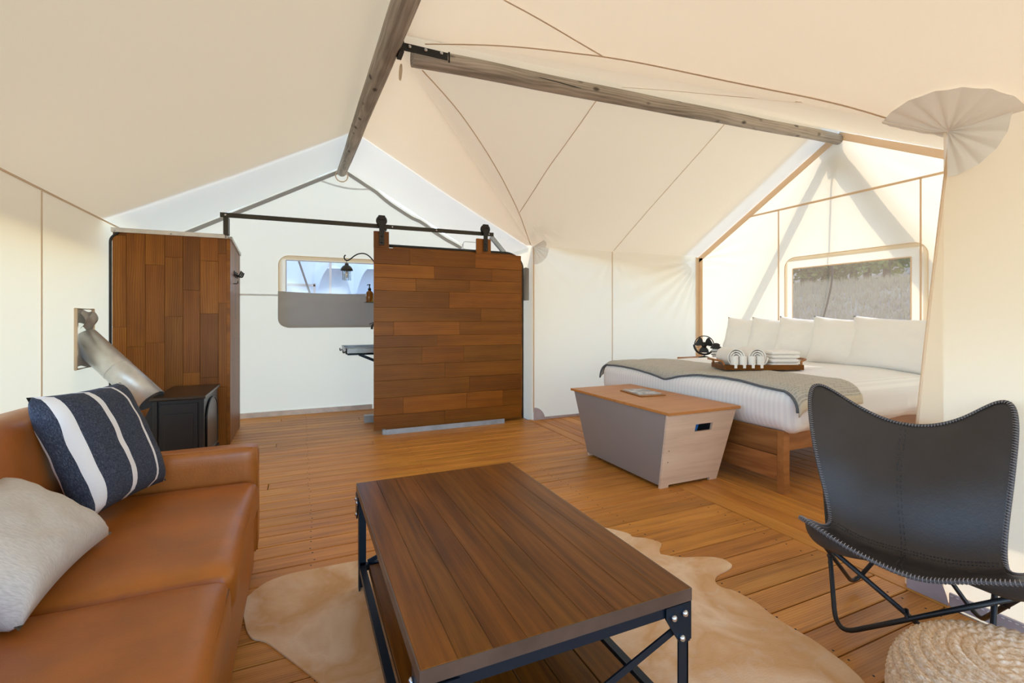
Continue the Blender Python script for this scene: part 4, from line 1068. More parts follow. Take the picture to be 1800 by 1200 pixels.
# ------------------------------------------------------------------ butterfly chair
ch = thing('butterfly_chair', 'black leather butterfly chair with laced edges on a folding rod frame', 'chair', (2.15, 1.03, 0))
Pc = [[(1.595, 1.135, .515), (1.68, .97, .425), (1.76, .83, .385), (1.80, .68, .44), (1.86, .516, .50)],
      [(1.80, 1.205, .41), (1.85, 1.09, .355), (1.91, .95, .33), (1.97, .81, .345), (2.03, .65, .415)],
      [(1.985, 1.235, .372), (2.03, 1.13, .333), (2.08, 1.02, .325), (2.13, .90, .33), (2.175, .770, .37)],
      [(2.055, 1.345, .645), (2.13, 1.215, .58), (2.18, 1.085, .55), (2.235, .955, .58), (2.298, .795, .645)],
      [(2.20, 1.505, .985), (2.285, 1.31, .815), (2.33, 1.14, .755), (2.395, .985, .80), (2.478, .815, .985)]]
Pc = [[Vector(p) for p in r] for r in Pc]
def cr(p, t):
    n = len(p)-1; x = t*n; i = min(int(x), n-1); t = x-i
    p1, p2 = p[i], p[i+1]; p0 = p[i-1] if i > 0 else p1*2-p2; p3 = p[i+2] if i+2 <= n else p2*2-p1
    return .5*((2*p1)+(p2-p0)*t+(2*p0-5*p1+4*p2-p3)*t*t+(3*p1-p0-3*p2+p3)*t**3)
def sling(u, v):
    a, b = 2*u-1, 2*v-1
    m_ = max(abs(a), abs(b)); k_ = 1.0 if m_ < 1e-3 else ((abs(a)/m_)**6.5+(abs(b)/m_)**6.5)**(-1/6.5)
    k_ = 1+(k_-1)*m_**4
    a2, b2_ = a*k_, b*k_
    u, v = (a2+1)/2, (b2_+1)/2
    return cr([cr(r, u) for r in Pc], v)
b_ = BM(); grid(b_, sling, 48, 60); bmesh.ops.recalc_face_normals(b_, faces=list(b_.faces))
sl_ = put('sling', b_, M['black_leather'], ch, smooth=True)
md = sl_.modifiers.new('thickness', 'SOLIDIFY'); md.thickness = .006; md.offset = 0
edge = [sling(i/80, 0) for i in range(80)]+[sling(1, i/80) for i in range(80)]+[sling(1-i/80, 1) for i in range(80)]+[sling(0, 1-i/80) for i in range(80)]
b_ = BM(); tube(b_, edge, .0062, 6, closed=True); put('laced_edge', b_, M['lace'], ch, smooth=True)
for (ua, sg) in ((0.0, 1), (1.0, -1)):
    def f(u, v):
        uu = ua+sg*(.012+.31*u); p = sling(uu, .004); d_ = .066*math.sin(PI*min(1, u**.62))
        return p+Vector((.35, .25, -1)).normalized()*d_*v+Vector((-.006, -.003, 0))*math.sin(PI*v)*math.sin(PI*u)
    b_ = BM(); grid(b_, f, 20, 8); pk = put('corner_pocket', b_, M['black_leather'], ch, smooth=True)
    md = pk.modifiers.new('thickness', 'SOLIDIFY'); md.thickness = .004; md.offset = 0
# lacing: resample the edge evenly, one short loop of cord each
acc_ = [0]
for i in range(len(edge)): acc_.append(acc_[-1]+(edge[(i+1) % len(edge)]-edge[i]).length)
NL = 330; b_ = BM(); b2l = BM(); j = 0
for k in range(NL):
    s_ = acc_[-1]*k/NL
    while acc_[j+1] < s_: j += 1
    p = edge[j].lerp(edge[(j+1) % len(edge)], (s_-acc_[j])/max(1e-6, acc_[j+1]-acc_[j]))
    t = (edge[(j+1) % len(edge)]-edge[j]).normalized()
    c_in = (Vector((2.13, 1.03, .48))-p).normalized(); c_in = (c_in-t*c_in.dot(t)).normalized(); nn2 = t.cross(c_in)
    q = .009
    tube(b_, [p+nn2*.006+c_in*.010, p+nn2*.0075-t*.002, p-c_in*.006-t*.003, p-nn2*.0075, p-nn2*.006+c_in*.010], .0016, 4)
put('lacing', b_, M['lacepale'], ch, kind='stuff'); b2l.free()
def seam_strip(pts, nm='seam_stitching'):
    b_ = BM(); pr = None
    for i in range(len(pts)-1):
        if i % 2 == 0: tube(b_, [pts[i], pts[i+1]], .0016, 4)
    return b_
for dv in (-.009, .009):
    b_ = seam_strip([sling(i/110, .49+dv)+Vector((-.002, -.001, .006)) for i in range(3, 108)])
    put('seam_stitching', b_, M['lace'], ch, kind='stuff')
for du in (-.011, .011):
    b_ = seam_strip([sling(.5+du, i/90)+Vector((-.003, -.001, .005)) for i in range(1, 90)])
    put('seam_stitching', b_, M['lace'], ch, kind='stuff')
FL, BL, BR, FR = [Vector(p) for p in ((1.845, 1.123, .009), (2.261, 1.302, .009), (2.44, .94, .009), (2.04, .76, .009))]
tFL, tFR, tBL, tBR = sling(.02, .02)+Vector((.012, 0, -.012)), sling(.98, .02)+Vector((.012, .01, -.012)), sling(.03, .97)+Vector((.004, .004, -.006)), sling(.97, .97)+Vector((.004, .004, -.006))
back = Vector((.014, .006, -.006))
def ch_rod(a, c, b, seg=9):
    pts = rounded([a, c, b], .085, 8)
    b_ = BM(); tube(b_, pts, .0085, seg); return put('frame_rod', b_, M['black'], ch, smooth=True)
ch_rod(tBL+back, FL, tFR+Vector((0, 0, -.02))); ch_rod(tFL, BL, tBR+back); ch_rod(tBL+back*1.2, BR, tFR); ch_rod(tFL+Vector((0, 0, -.02)), FR, tBR+back*1.2)
def near(a1, a2, b1, b2q):
    best = None
    for i in range(61):
        p = a1.lerp(a2, i/60)
        for j in range(61):
            q = b1.lerp(b2q, j/60); d = (p-q).length
            if best is None or d < best[0]: best = (d, p, q)
    return best
for args in ((FL, tFR, FR, tFL), (FL, tBL, BL, tFL), (BL, tBR, BR, tBL), (BR, tFR, FR, tBR)):
    d, p, q = near(*args); b_ = BM(); tube(b_, [p+(p-q).normalized()*.008, q-(p-q).normalized()*.008], .0075, 8); put('pivot', b_, M['black'], ch, smooth=True)

# ------------------------------------------------------------------ jute pouf
g = G('jute'); v = g.coord(rnd=False); n1 = g.noise(v, 95, 4, .7, .4); n2 = g.noise(v, 26, 3)
jc = g.ramp(n1, [(.25, (.26, .15, .075)), (.40, (.56, .38, .22)), (.55, (.70, .55, .39)), (.72, (.80, .73, .64))])
jc = g.mix(g.N('MapRange', {'Value': n2, 1: .5, 2: .75, 3: 0, 4: .4}).outputs[0], jc, (.64, .40, .20))
M['jute'] = g.pbr(jc, .9, 0, g.bump(n1, .25, .003))
pf = thing('pouf', 'round braided jute floor pouf in front of the butterfly chair', 'pouf', (1.69, .545, 0))
PR, PH = .285, .315
prof = []
for i in range(241):
    t = i/240
    # outer outline: bottom rim -> bulging side -> domed top centre
    a = lerp(-PI/2*.92, PI/2, t)
    r_ = PR*max(0.0, math.cos(a))**.52; z_ = PH/2+PH/2*math.copysign(abs(math.sin(a))**.85, a)
    prof.append((r_, z_, t))
ln = [0]
for i in range(240): ln.append(ln[-1]+math.hypot(prof[i+1][0]-prof[i][0], prof[i+1][1]-prof[i][1]))
NS = 300; b_ = BM(); rings = []
for i, (r_, z_, t) in enumerate(prof):
    i0, i1 = max(0, i-1), min(240, i+1); dr, dz = prof[i1][0]-prof[i0][0], prof[i1][1]-prof[i0][1]; l_ = math.hypot(dr, dz) or 1
    nr, nz = dz/l_, -dr/l_
    row = ln[i]/.029; ph = row-math.floor(row); bul = math.sqrt(max(0, 1-(2*ph-1)**2)); rid = math.floor(row)
    ring = []
    m_ = max(6, int(max(r_, .02)*2*PI/.024))
    for k in range(NS):
        an = 2*PI*k/NS
        br_ = .5+.5*math.sin(an*m_+ (3.2 if rid % 2 else -3.2)*(ph-.5)+rid*1.7)
        o = .0135*bul*(.62+.38*br_)
        ring.append(b_.verts.new((1.69+(r_+nr*o)*math.cos(an), .545+(r_+nr*o)*math.sin(an), z_+nz*o)))
    rings.append(ring)
for A, B in zip(rings, rings[1:]):
    for k in range(NS):
        q = b_.faces.new((A[k], A[(k+1) % NS], B[(k+1) % NS], B[k])); q.smooth = True
b_.faces.new(rings[0][::-1]); b_.faces.new(rings[-1])
put('braided_cover', b_, M['jute'], pf, smooth=True)
# ------------------------------------------------------------------ bathroom partition on the left
rp_ = random.Random(11)
pt = thing('wood_partition', 'reddish cedar plank partition with vertical boards beside the tent wall', 'partition', (-1.08, 5.24, 0))
xs = [-1.519, -1.418, -1.283, -1.139, -1.0, -.867, -.72, -.65]
PTOP = 1.965
put('core_panel', b2(-1.519, -.632, 5.226, 5.255, 0, PTOP), M['door'], pt)
for i in range(7):
    x0, x1 = xs[i], xs[i+1]
    cuts = [0.0]
    z = [.45, .95, .30, 1.22, .70, .15, .55][i]
    while z < PTOP-.12: cuts.append(z); z += rp_.uniform(.45, .95)
    cuts.append(PTOP)
    top_cut = .05 if i == 0 else 0
    for a, b in zip(cuts, cuts[1:]):
        if i == 0 and b == PTOP: b -= .03
        plank(pt, ((x0+x1)/2, 5.217, (a+b)/2), ((b-a)-.0015, (x1-x0)-.002, .018), 0, M['door'], .0012, rot=(PI/2, -PI/2, 0) if False else Euler((PI/2, 0, 0)).to_matrix().to_4x4().to_euler() if False else (-PI/2, -PI/2, 0))
put('corner_post', b2(-.652, -.622, 5.206, 5.262, 0, PTOP, None, .003), M['door'], pt)
# return side with its own boards, facing the walkway
for k in range(5):
    y0 = 5.264+k*.148
    for (a, b) in ((0, .8+.2*(k % 3)), (.8+.2*(k % 3), PTOP-.06*sm(5.7, 6.0, y0+.1))):
        plank(pt, (-.633, y0+.073, (a+b)/2), (b-a-.0015, .146, .018), 0, M['door'], .0012, rot=(0, -PI/2, 0))
b_ = BM(); box(b_, (-1.085, 5.225, PTOP+.018), (.885, .055, .040), None, .003); tc_ = put('top_channel', b_, M['trimmetal'], pt, label='pale metal channel along the top')
b_ = BM(); beam(b_, (-.632, 5.25, PTOP+.012), (-.632, 6.0, PTOP-.055), .04, .03); put('top_channel', b_, M['trimmetal'], pt)
for xx in (-1.50, -1.09, -.66): put('screw', lathe(BM(), [(.008, 0), (.006, .003), (.001, .004)], (xx, 5.197, PTOP+.012), 8, Matrix.Rotation(PI/2, 4, 'X')), M['bolt'], tc_)
b_ = BM(); tube(b_, rounded([(-1.532, 5.21, 0), (-1.532, 5.21, PTOP-.06), (-1.46, 5.21, PTOP+.02)], .03), .011, 8); put('rubber_edge', b_, M['rubber'], pt, smooth=True)
# hooks
for (i, (yy, zz)) in enumerate(((5.50, 1.655), (5.62, 1.655), (5.74, 1.655))):
    h = thing('coat_hook', ['black double coat hook nearest the partition corner', 'middle black double coat hook on the partition side', 'black double coat hook farthest from the partition corner'][i], 'hook', (-.624, yy, zz), 0, 'coat hooks on the wood partition')
    b_ = BM(); box(b_, (-.620, yy, zz), (.006, .03, .06), None, .002); put('plate', b_, M['black'], h)
    for q in (-1, 1):
        b_ = BM(); tube(b_, rounded([(-.618, yy+q*.006, zz-.01), (-.575, yy+q*.018, zz-.02), (-.56, yy+q*.024, zz+.03)], .02), .0045, 6); put('prong', b_, M['black'], h, smooth=True)
hl = thing('door_hook', 'small black latch hook below the coat hooks on the partition', 'latch', (-.624, 5.42, 1.55))
b_ = BM(); tube(b_, rounded([(-.622, 5.42, 1.55), (-.585, 5.42, 1.55), (-.58, 5.42, 1.58)], .01), .004, 6); put('pin', b_, M['black'], hl, smooth=True)

# shower partition behind the barn door
sp = thing('shower_partition', 'cedar shower partition with a rounded black rubber edge behind the sliding door', 'partition', (1.65, 5.2, 0))
put('core_panel', prism(BM(), [(.90, 0), (2.435, 0), (2.435, 1.86), (2.41, 1.93), (2.33, 1.972), (.90, 1.972)], .03, frame((0, 5.17, 0), (1, 0, 0), ez)), M['door'], sp)
b_ = BM(); tube(b_, rounded([(.72, 5.155, 1.983), (2.30, 5.155, 1.983), (2.442, 5.155, 1.88), (2.442, 5.155, 0)], .12, 8), .017, 8); put('rubber_edge', b_, M['rubber'], sp, smooth=True)
put('side_panel', b2(.90, .93, 5.171, 6.40, 0, 1.95), M['door'], sp)
for k in range(6): plank(sp, (.897, 5.28+k*.2, .975), (1.95, .196, .012), 0, M['door'], .0012, rot=(0, -PI/2, 0))
pan = thing('shower_pan', 'zinc shower pan standing on the floor behind the sliding door', 'shower tray', (1.7, 5.8, 0))
b_ = BM(); b2(.66, .882, 5.62, 5.70, 0, .085, b_, .004); put('edge_step', b_, M['zinc'], pan)
b_ = BM(); b2(.945, 2.42, 5.215, 6.35, 0, .06, b_, .01); put('tray_body', b_, M['zinc'], pan)
sh_ = thing('wall_shower', 'chrome shower head on a thin bent arm above the sliding door', 'shower', (2.3, 5.95, 2.15))
b_ = BM(); tube(b_, rounded([(2.42, 5.9, 2.16), (2.18, 5.9, 2.212), (1.945, 5.9, 2.215), (1.93, 5.9, 2.15)], .03), .0075, 8); put('arm', b_, M['chrome'], sh_, smooth=True)
put('rose', lathe(BM(), [(.052, 0), (.055, .006), (.02, .03), (.012, .05), (.016, .06), (.01, .075)], (1.93, 5.9, 2.085), 20), M['chrome'], sh_, smooth=True)

# barn door
bd = thing('barn_door', 'sliding cedar barn door of horizontal boards hung from a black rail', 'door', (1.53, 5.05, 0))
DXa, DXb = .685, 2.375
rows = [.034, .188, .371, .549, .714, .898, 1.022, 1.17, 1.318, 1.496, 1.632, 1.774, 1.945]
put('backing_panel', b2(DXa+.003, DXb-.003, 5.063, 5.078, .034, 1.94), M['door'], bd)
joints = [[.45], [.18, .60, .86], [.62], [.45], [.30, .58], [.40], [.12, .55], [.70], [.48], [.26, .62], [.38, .78], [.22, .66]]
for r in range(12):
    z0, z1 = rows[r], rows[r+1]; J = [0]+joints[r]+[1]
    for a, b in zip(J, J[1:]):
        xa, xb = lerp(DXa, DXb, a), lerp(DXa, DXb, b)
        plank(bd, ((xa+xb)/2, 5.054+rp_.uniform(-.0015, .0015), (z0+z1)/2), (xb-xa-.0012, z1-z0-.0022, .018), 0, M['door'], .0013, rot=(PI/2, 0, 0))
for (xa, xb, lab) in ((.687, .842, 1), (1.82, 1.995, 2)):
    plank(bd, ((xa+xb)/2, 5.070, 2.03), (.17, xb-xa, .03), 0, M['door'], .002, rot=(-PI/2, -PI/2, 0), name='hanger_board')
for xc in (.765, 1.925):
    st_o = put('hanger_strap', box(BM(), (xc, 5.040, 2.105), (.052, .007, .27), None, .002), M['black'], bd)
    put('wheel', lathe(BM(), [(.050, -.014), (.056, -.012), (.045, -.004), (.045, .004), (.056, .012), (.050, .014)], (xc, 5.055, 2.225), 24, Matrix.Rotation(PI/2, 4, 'X')), M['black'], st_o, smooth=True)
    put('strap_cap', box(BM(), (xc, 5.045, 2.255), (.07, .03, .05), None, .008), M['black'], st_o)
    for zz in (1.995, 2.06): put('bolt', lathe(BM(), [(.012, 0), (.010, .005), (.002, .008)], (xc, 5.0365, zz), 8, Matrix.Rotation(PI/2, 4, 'X')), M['rubber'], st_o)
rail = thing('door_rail', 'long flat black rail that carries the sliding barn door', 'rail', (.66, 5.08, 2.18))
b_ = BM(); beam(b_, (-.69, 5.085, 2.165), (2.04, 5.085, 2.178), .010, .044, .002); put('rail_bar', b_, M['bronze'], rail)
put('rail_post', b2(-.665, -.625, 5.09, 5.20, 1.99, 2.15), M['bronze'], rail)
for xx in (-.645, .88, 1.36, 1.98):
    put('rail_bolt', lathe(BM(), [(.011, 0), (.009, .006), (.002, .008)], (xx, 5.080, lerp(2.165, 2.178, (xx+.69)/2.73)), 8, Matrix.Rotation(PI/2, 4, 'X')), M['bolt'], rail)
b_ = BM(); box(b_, (.80, 5.13, 2.16), (.05, .08, .05)); put('rail_spacer', b_, M['black'], rail)
b_ = BM(); beam(b_, (2.02, 5.12, 2.16), (2.21, 5.17, 1.99), .03, .05); put('rail_stay', b_, M['zinc'], rail)
gd = thing('floor_guide', 'long zinc floor channel under the sliding barn door', 'channel', (1.46, 5.03, 0))
b_ = BM(); b2(.80, 2.13, 4.97, 4.978, 0, .052, b_); b2(.80, 2.13, 4.978, 5.038, 0, .008, b_); b2(.80, 2.13, 5.038, 5.046, 0, .030, b_); put('channel', b_, M['zinc'], gd)
for zz in (.014, .03): put('bolt', lathe(BM(), [(.012, 0), (.010, .006), (.002, .008)], (.775, 4.99, zz), 8, Matrix.Rotation(-PI/2, 4, 'Y')), M['bolt'], gd)
b_ = BM(); b2(.765, .80, 4.975, 5.04, 0, .05, b_, .003); put('end_stop', b_, M['zinc'], gd)
po_ = thing('wall_flap', 'dark grey folded fabric flap on the tent wall right of barn door', 'flap', (2.47, 5.12, 1.6))
b_ = BM()
def f(u, v): return Vector((2.486-.022*math.sin(PI*u)-.016*math.sin(PI*v*1.3+1)*u, lerp(5.06, 5.30, u), lerp(1.42, 1.80, v)+.02*math.sin(5*u)*v))
grid(b_, f, 12, 14); fl_ = put('fabric', b_, M['flap'], po_, smooth=True)
b_ = BM(); tube(b_, [(2.45, 5.20, 1.74), (2.445, 5.19, 1.66), (2.44, 5.18, 1.60), (2.445, 5.15, 1.63), (2.45, 5.14, 1.67)], .006, 6); put('strap', b_, M['rubber'], po_, smooth=True)

# washstand: sink trough, tap, shelf with soap, hook with lantern - all on the shower partition's side
sk = thing('sink_trough', 'galvanised trough sink on a slanted bracket beside the barn door', 'sink', (.68, 5.85, .8))
SX, SY0, SY1, SZ0, SZ1 = .455, 5.58, 6.14, .800, .868
b_ = BM(); b2(SX, .885, SY0, SY0+.012, SZ0, SZ1, b_); b2(SX, .885, SY1-.012, SY1, SZ0, SZ1, b_); b2(SX, SX+.012, SY0, SY1, SZ0, SZ1, b_); b2(.873, .885, SY0, SY1, SZ0, SZ1+.06, b_); b2(SX, .885, SY0, SY1, SZ0, SZ0+.01, b_)
put('basin', b_, M['zinc'], sk)
b_ = BM(); tube(b_, [(SX, SY0, SZ1), (.885, SY0, SZ1)], .006, 6); tube(b_, [(SX, SY0, SZ1), (SX, SY1, SZ1)], .006, 6); tube(b_, [(SX, SY1, SZ1), (.885, SY1, SZ1)], .006, 6); put('rim', b_, M['zinc'], sk, smooth=True)
for yy in (SY0+.05, SY1-.05):
    b_ = BM(); beam(b_, (.60, yy, SZ0-.012), (.885, yy, SZ0-.14), .03, .022); beam(b_, (SX+.02, yy, SZ0-.008), (.885, yy, SZ0-.008), .03, .014); put('bracket', b_, M['steelblack'], sk)
    b_ = BM(); tube(b_, rounded([(SX-.001, yy-.03, SZ0+.03), (SX-.03, yy-.03, SZ0+.012), (SX-.03, yy-.03, SZ0+.045)], .012), .006, 6); put('hook', b_, M['black'], sk, smooth=True)
tp = thing('tap', 'dark bent spout tap above the trough sink', 'tap', (.85, 5.80, 1.1))
b_ = BM(); tube(b_, rounded([(.885, 5.80, 1.13), (.80, 5.80, 1.145), (.768, 5.80, 1.12), (.765, 5.80, 1.075)], .03), .013, 8); put('spout', b_, M['bronze'], tp, smooth=True)
b_ = BM(); tube(b_, [(.885, 5.80, 1.17), (.84, 5.80, 1.18), (.735, 5.80, 1.135)], .005, 6); put('lever', b_, M['bronze'], tp, smooth=True)
sf = thing('soap_shelf', 'little black wire shelf above the sink beside the barn door', 'shelf', (.80, 5.85, 1.395))
b_ = BM(); box(b_, (.79, 5.85, 1.395), (.20, .12, .006)); put('shelf_plate', b_, M['black'], sf)
g = G('amber_glass'); M['amber'] = g.pbr((.42, .16, .02), .08, 0, None, **{'Transmission Weight': .55, 'IOR': 1.45})
sb = thing('soap_bottle', 'amber soap pump bottle with a black pump on the little shelf', 'bottle', (.745, 5.85, 1.3985))
put('bottle', lathe(BM(), [(.040, .001), (.042, .006), (.042, .105), (.036, .122), (.018, .134), (.016, .15)], (.745, 5.85, 1.3985), 24), M['amber'], sb, smooth=True, label='amber glass')
b_ = BM(); lathe(b_, [(.019, .143), (.019, .165), (.008, .17), (.006, .20), (.012, .205), (.012, .215)], (.745, 5.85, 1.3985), 16); tube(b_, [(.745, 5.85, 1.608), (.715, 5.845, 1.602)], .005, 6); put('pump', b_, M['black'], sb, smooth=True)
hk = thing('lantern_hook', 'curved black shepherd hook reaching out from behind the barn door', 'hook', (.85, 5.9, 1.85))
b_ = BM(); hp = [(.885, 5.9, 1.60), (.862, 5.9, 1.72), (.835, 5.9, 1.83), (.79, 5.9, 1.91), (.735, 5.9, 1.965), (.68, 5.9, 1.985), (.62, 5.9, 1.975), (.57, 5.9, 1.945), (.53, 5.9, 1.908), (.495, 5.9, 1.893), (.468, 5.9, 1.905), (.462, 5.9, 1.935), (.478, 5.9, 1.955), (.498, 5.9, 1.95)]
hp2 = smooth_closed(hp, 4)[:-4*1-3]
tube(b_, hp2, .0075, 8); put('rod', b_, M['black'], hk, smooth=True)
b_ = BM(); box(b_, (.888, 5.9, 1.60), (.012, .05, .16), None, .003); put('wall_plate', b_, M['black'], hk)
ln_ = thing('hanging_lantern', 'small dark lantern with a glass globe hanging from the curved hook', 'lamp', (.490, 5.9, 1.7))
LC = (.490, 5.9, 1.655)
g = G('lamp_glass'); M['glass'] = g.surf(g.N('MixShader', {0: .18, 1: g.N('BsdfTransparent', {'Color': (.92, .97, .95, 1)}).outputs[0], 2: g.N('BsdfGlossy', {'Roughness': .06}).outputs[0]}).outputs[0])
put('cap', lathe(BM(), [(.070, .115), (.072, .122), (.060, .150), (.040, .172), (.022, .180), (.022, .197), (.010, .205)], LC, 24), M['bronze'], ln_, smooth=True)
put('globe', lathe(BM(), [(.034, 0), (.042, .02), (.046, .07), (.046, .115)], LC, 24), M['glass'], ln_, smooth=True)
b_ = BM(); lathe(b_, [(.012, .03), (.016, .05), (.016, .09), (.008, .11)], LC, 12); put('bulb', b_, M['white'], ln_, smooth=True)
for a in range(4): put('cage_wire', tube(BM(), [(LC[0]+.049*math.cos(PI/2*a+.4), LC[1]+.049*math.sin(PI/2*a+.4), LC[2]+z) for z in (0, .05, .118)], .003, 5), M['bronze'], ln_, smooth=True)
b_ = BM(); tube(b_, [(LC[0], LC[1], LC[2]+.20), (LC[0], LC[1], 1.893)], .003, 6); put('chain', b_, M['bronze'], ln_, smooth=True)

# ------------------------------------------------------------------ stove and its duct
sv = thing('stove', 'black box stove with an arched side panel in front of the wood partition', 'stove', (-.86, 4.70, 0))
put('body', b2(-1.02, -.705, 4.37, 5.06, .05, .575, None, .006), M['stove'], sv)
put('top_slab', b2(-1.045, -.685, 4.335, 5.08, .575, .598, None, .006), M['stovetop'], sv)
put('base', b2(-1.04, -.69, 4.35, 5.07, 0, .06, None, .006), M['stove'], sv)
dr = put('door', b2(-.985, -.74, 4.358, 4.372, .09, .545, None, .004), M['stove'], sv)
put('door_glass', b2(-.955, -.77, 4.352, 4.36, .16, .47, None, .003), M['stove'], dr)
for xx in (-1.012, -.712): put('pilaster', b2(xx-.014, xx+.014, 4.352, 4.375, .06, .575, None, .004), M['stove'], sv)
ar = [(4.46, .10), (4.97, .10), (4.97, .40)]+[(4.715+.255*math.cos(a), .40+.13*math.sin(a)) for a in [PI*i/14 for i in range(1, 14)]]+[(4.46, .40)]
b_ = BM(); prism(b_, [(y_, z_) for y_, z_ in ar], .010, frame((-.706, 0, 0), (0, 1, 0), ez)); sa_ = put('side_arch', b_, M['stovetop'], sv)
b_ = BM(); tube(b_, [(-.697, y_, z_) for y_, z_ in ar], .008, 6, closed=True); put('arch_moulding', b_, M['stove'], sa_, smooth=True)
b_ = BM(); prism(b_, [(-1.09, .0), (-1.021, .0), (-1.021, .56), (-1.055, .52), (-1.09, .44)], .30, frame((0, 4.70, 0), (1, 0, 0), ez)); put('side_box', b_, M['stove'], sv)
du = thing('duct_pipe', 'galvanised duct pipe slanting from the tent wall down to the black stove', 'duct', (-1.3, 4.6, .85))
pa, pb = Vector((-1.545, 4.69, 1.045)), Vector((-1.060, 4.47, .565))
b_ = BM(); tube(b_, [pa, pb], .098, 32, cap=False); pp_ = put('pipe', b_, M['galv'], du, smooth=True)
md = pp_.modifiers.new('wall', 'SOLIDIFY'); md.thickness = .003
b_ = BM(); dd_ = (pb-pa).normalized()
tube(b_, [pa.lerp(pb, .5)-dd_*.004, pa.lerp(pb, .5)+dd_*.004], .1, 32); put('joint_band', b_, M['galv'], du, smooth=True)
fp = thing('duct_flap', 'grey canvas flap with a torn pale border around the duct opening', 'flap', (-1.54, 4.66, 1.05))
b_ = BM(); grid(b_, lambda u, v: Vector((-1.537+.020*math.sin(7*v+2*u)*math.sin(PI*v), lerp(4.53, 4.83, u), lerp(.83, 1.265, v)+.012*math.sin(6*u))), 12, 16, skip=lambda u, v: ((u-.5)/.36)**2+((v-.5)/.27)**2 < 1); put('fabric', b_, M['flap'], fp, smooth=True)
b_ = BM(); tube(b_, [(-1.533, 4.52, .82), (-1.533, 4.84, .82), (-1.533, 4.84, 1.275), (-1.533, 4.52, 1.275)], .011, 6, closed=True); put('border', b_, M['canvas2'], fp, smooth=True)
b_ = BM(); grid(b_, lambda u, v: Vector((-1.520+.03*math.sin(PI*v), lerp(4.55, 4.80, u)+.02*v, lerp(1.12, 1.24, v)+.02*math.sin(8*u))), 10, 8); put('fold', b_, M['flap'], fp, smooth=True)

# ------------------------------------------------------------------ outside: ground, hill, trees, neighbour tent
def gh(x, y):
    h = -.45
    if x > 6: h += 4.1*sm(9, 36, x)+11*sm(38, 75, x)+.12*mnoise.noise(Vector((x*.25, y*.25, 0)))
    h += .15*mnoise.noise(Vector((x*.1, y*.1, 3)))*sm(6, 10, math.hypot(x-1, y-2))
    return h
g = G('dry_meadow'); v = g.coord(rnd=False); n1 = g.noise(v, .8, 5); n2 = g.noise(v, 14, 4, .7)
gc = g.ramp(g.N('Math', {0: n2, 1: .5, 2: n1}, operation='MULTIPLY_ADD').outputs[0], [(.5, (.15, .105, .07)), (.72, (.28, .205, .14)), (.9, (.33, .29, .18))])
M['meadow'] = g.pbr(gc, .95, 0, g.bump(n2, .6, .05))
b_ = BM(); grid(b_, lambda u, v: Vector((lerp(-45, 90, u), lerp(-45, 75, v), gh(lerp(-45, 90, u), lerp(-45, 75, v)))), 110, 100)
props(put('ground', b_, M['meadow'], smooth=True), kind='structure')
deck = props(put('ground_deck', b2(XL-.3, XE+.4, YF-3.2, YB+.3, -.40, -.105), M['deck']), kind='structure')
# meadow grass in clumps: nobody could count the blades
M['grass'] = plain('dry_grass', (.36, .27, .16), .9, 0, 0, 0, .0)
rg = random.Random(5); b_ = BM()
for k in range(6000):
    x, y = rg.uniform(8, 34), 0
    y = x*rg.uniform(.42, .80); z = gh(x, y); s_ = .10+.006*x
    for q in range(4):
        a = rg.uniform(0, 2*PI); dx, dy = math.cos(a)*.016, math.sin(a)*.016; lx, ly = rg.uniform(-.10, .10), rg.uniform(-.10, .10); h = s_*rg.uniform(.6, 2.0)
        p = [b_.verts.new((x-dx, y-dy, z-.02)), b_.verts.new((x+dx, y+dy, z-.02)), b_.verts.new((x+lx, y+ly, z+h))]
        b_.faces.new(p)
props(put('meadow_grass', b_, M['grass']), 'dry meadow grass growing outside the alcove window', 'grass', kind='stuff')
g = G('leaf_green'); oi = g.N('ObjectInfo').outputs['Random']; v = g.coord(rnd=False)
M['leaf'] = g.surf(g.N('MixShader', {0: .35, 1: g.N('BsdfDiffuse', {'Color': g.ramp(g.noise(v, 3, 3), [(.3, (.07, .10, .025)), (.7, (.26, .28, .09))])}).outputs[0], 2: g.N('BsdfTranslucent', {'Color': (.20, .22, .05, 1)}).outputs[0]}).outputs[0])
M['bark'] = plain('bark', (.10, .065, .045), .9, 0, 9, .6, .3)
def crown_mesh(seed, bushy):
    r = random.Random(seed); b_ = BM()
    for c in range(46):
        ph, ct = r.uniform(0, 2*PI), r.uniform(-1, 1); st = math.sqrt(1-ct*ct); rr = r.uniform(.55, 1)
        cx, cyy, cz = rr*st*math.cos(ph), rr*st*math.sin(ph), rr*ct
        for q in range(34):
            p = Vector((cx, cyy, cz))+Vector((r.gauss(0, .13), r.gauss(0, .13), r.gauss(0, .11)))
            d1 = Vector((r.uniform(-1, 1), r.uniform(-1, 1), r.uniform(-1, 1))).normalized()*.06; d2 = Vector((r.uniform(-1, 1), r.uniform(-1, 1), r.uniform(-1, 1))).normalized()*.04
            A = [b_.verts.new(p-d1), b_.verts.new(p+d2), b_.verts.new(p+d1), b_.verts.new(p-d2)]; b_.faces.new(A)
    me = bpy.data.meshes.new('crown'); b_.to_mesh(me); b_.free(); me.materials.append(M['leaf']); return me
crowns = [crown_mesh(1, 1), crown_mesh(2, 1)]
b_ = BM(); tube(b_, [(0, 0, -.3), (.03, 0, .5), (-.02, .02, 1)], [.06, .045, .03], 8); tm = bpy.data.meshes.new('trunk'); b_.to_mesh(tm); b_.free(); tm.materials.append(M['bark'])
TL = [(36, 27.5, 7.5, 3.0), (37, 25.0, 8.5, 3.4), (34.5, 22.8, 7.0, 3.2), (37, 20.4, 9.0, 3.6), (35, 18.2, 7.2, 3.0), (38, 30.5, 9, 3.6), (41, 23.5, 10, 4)]
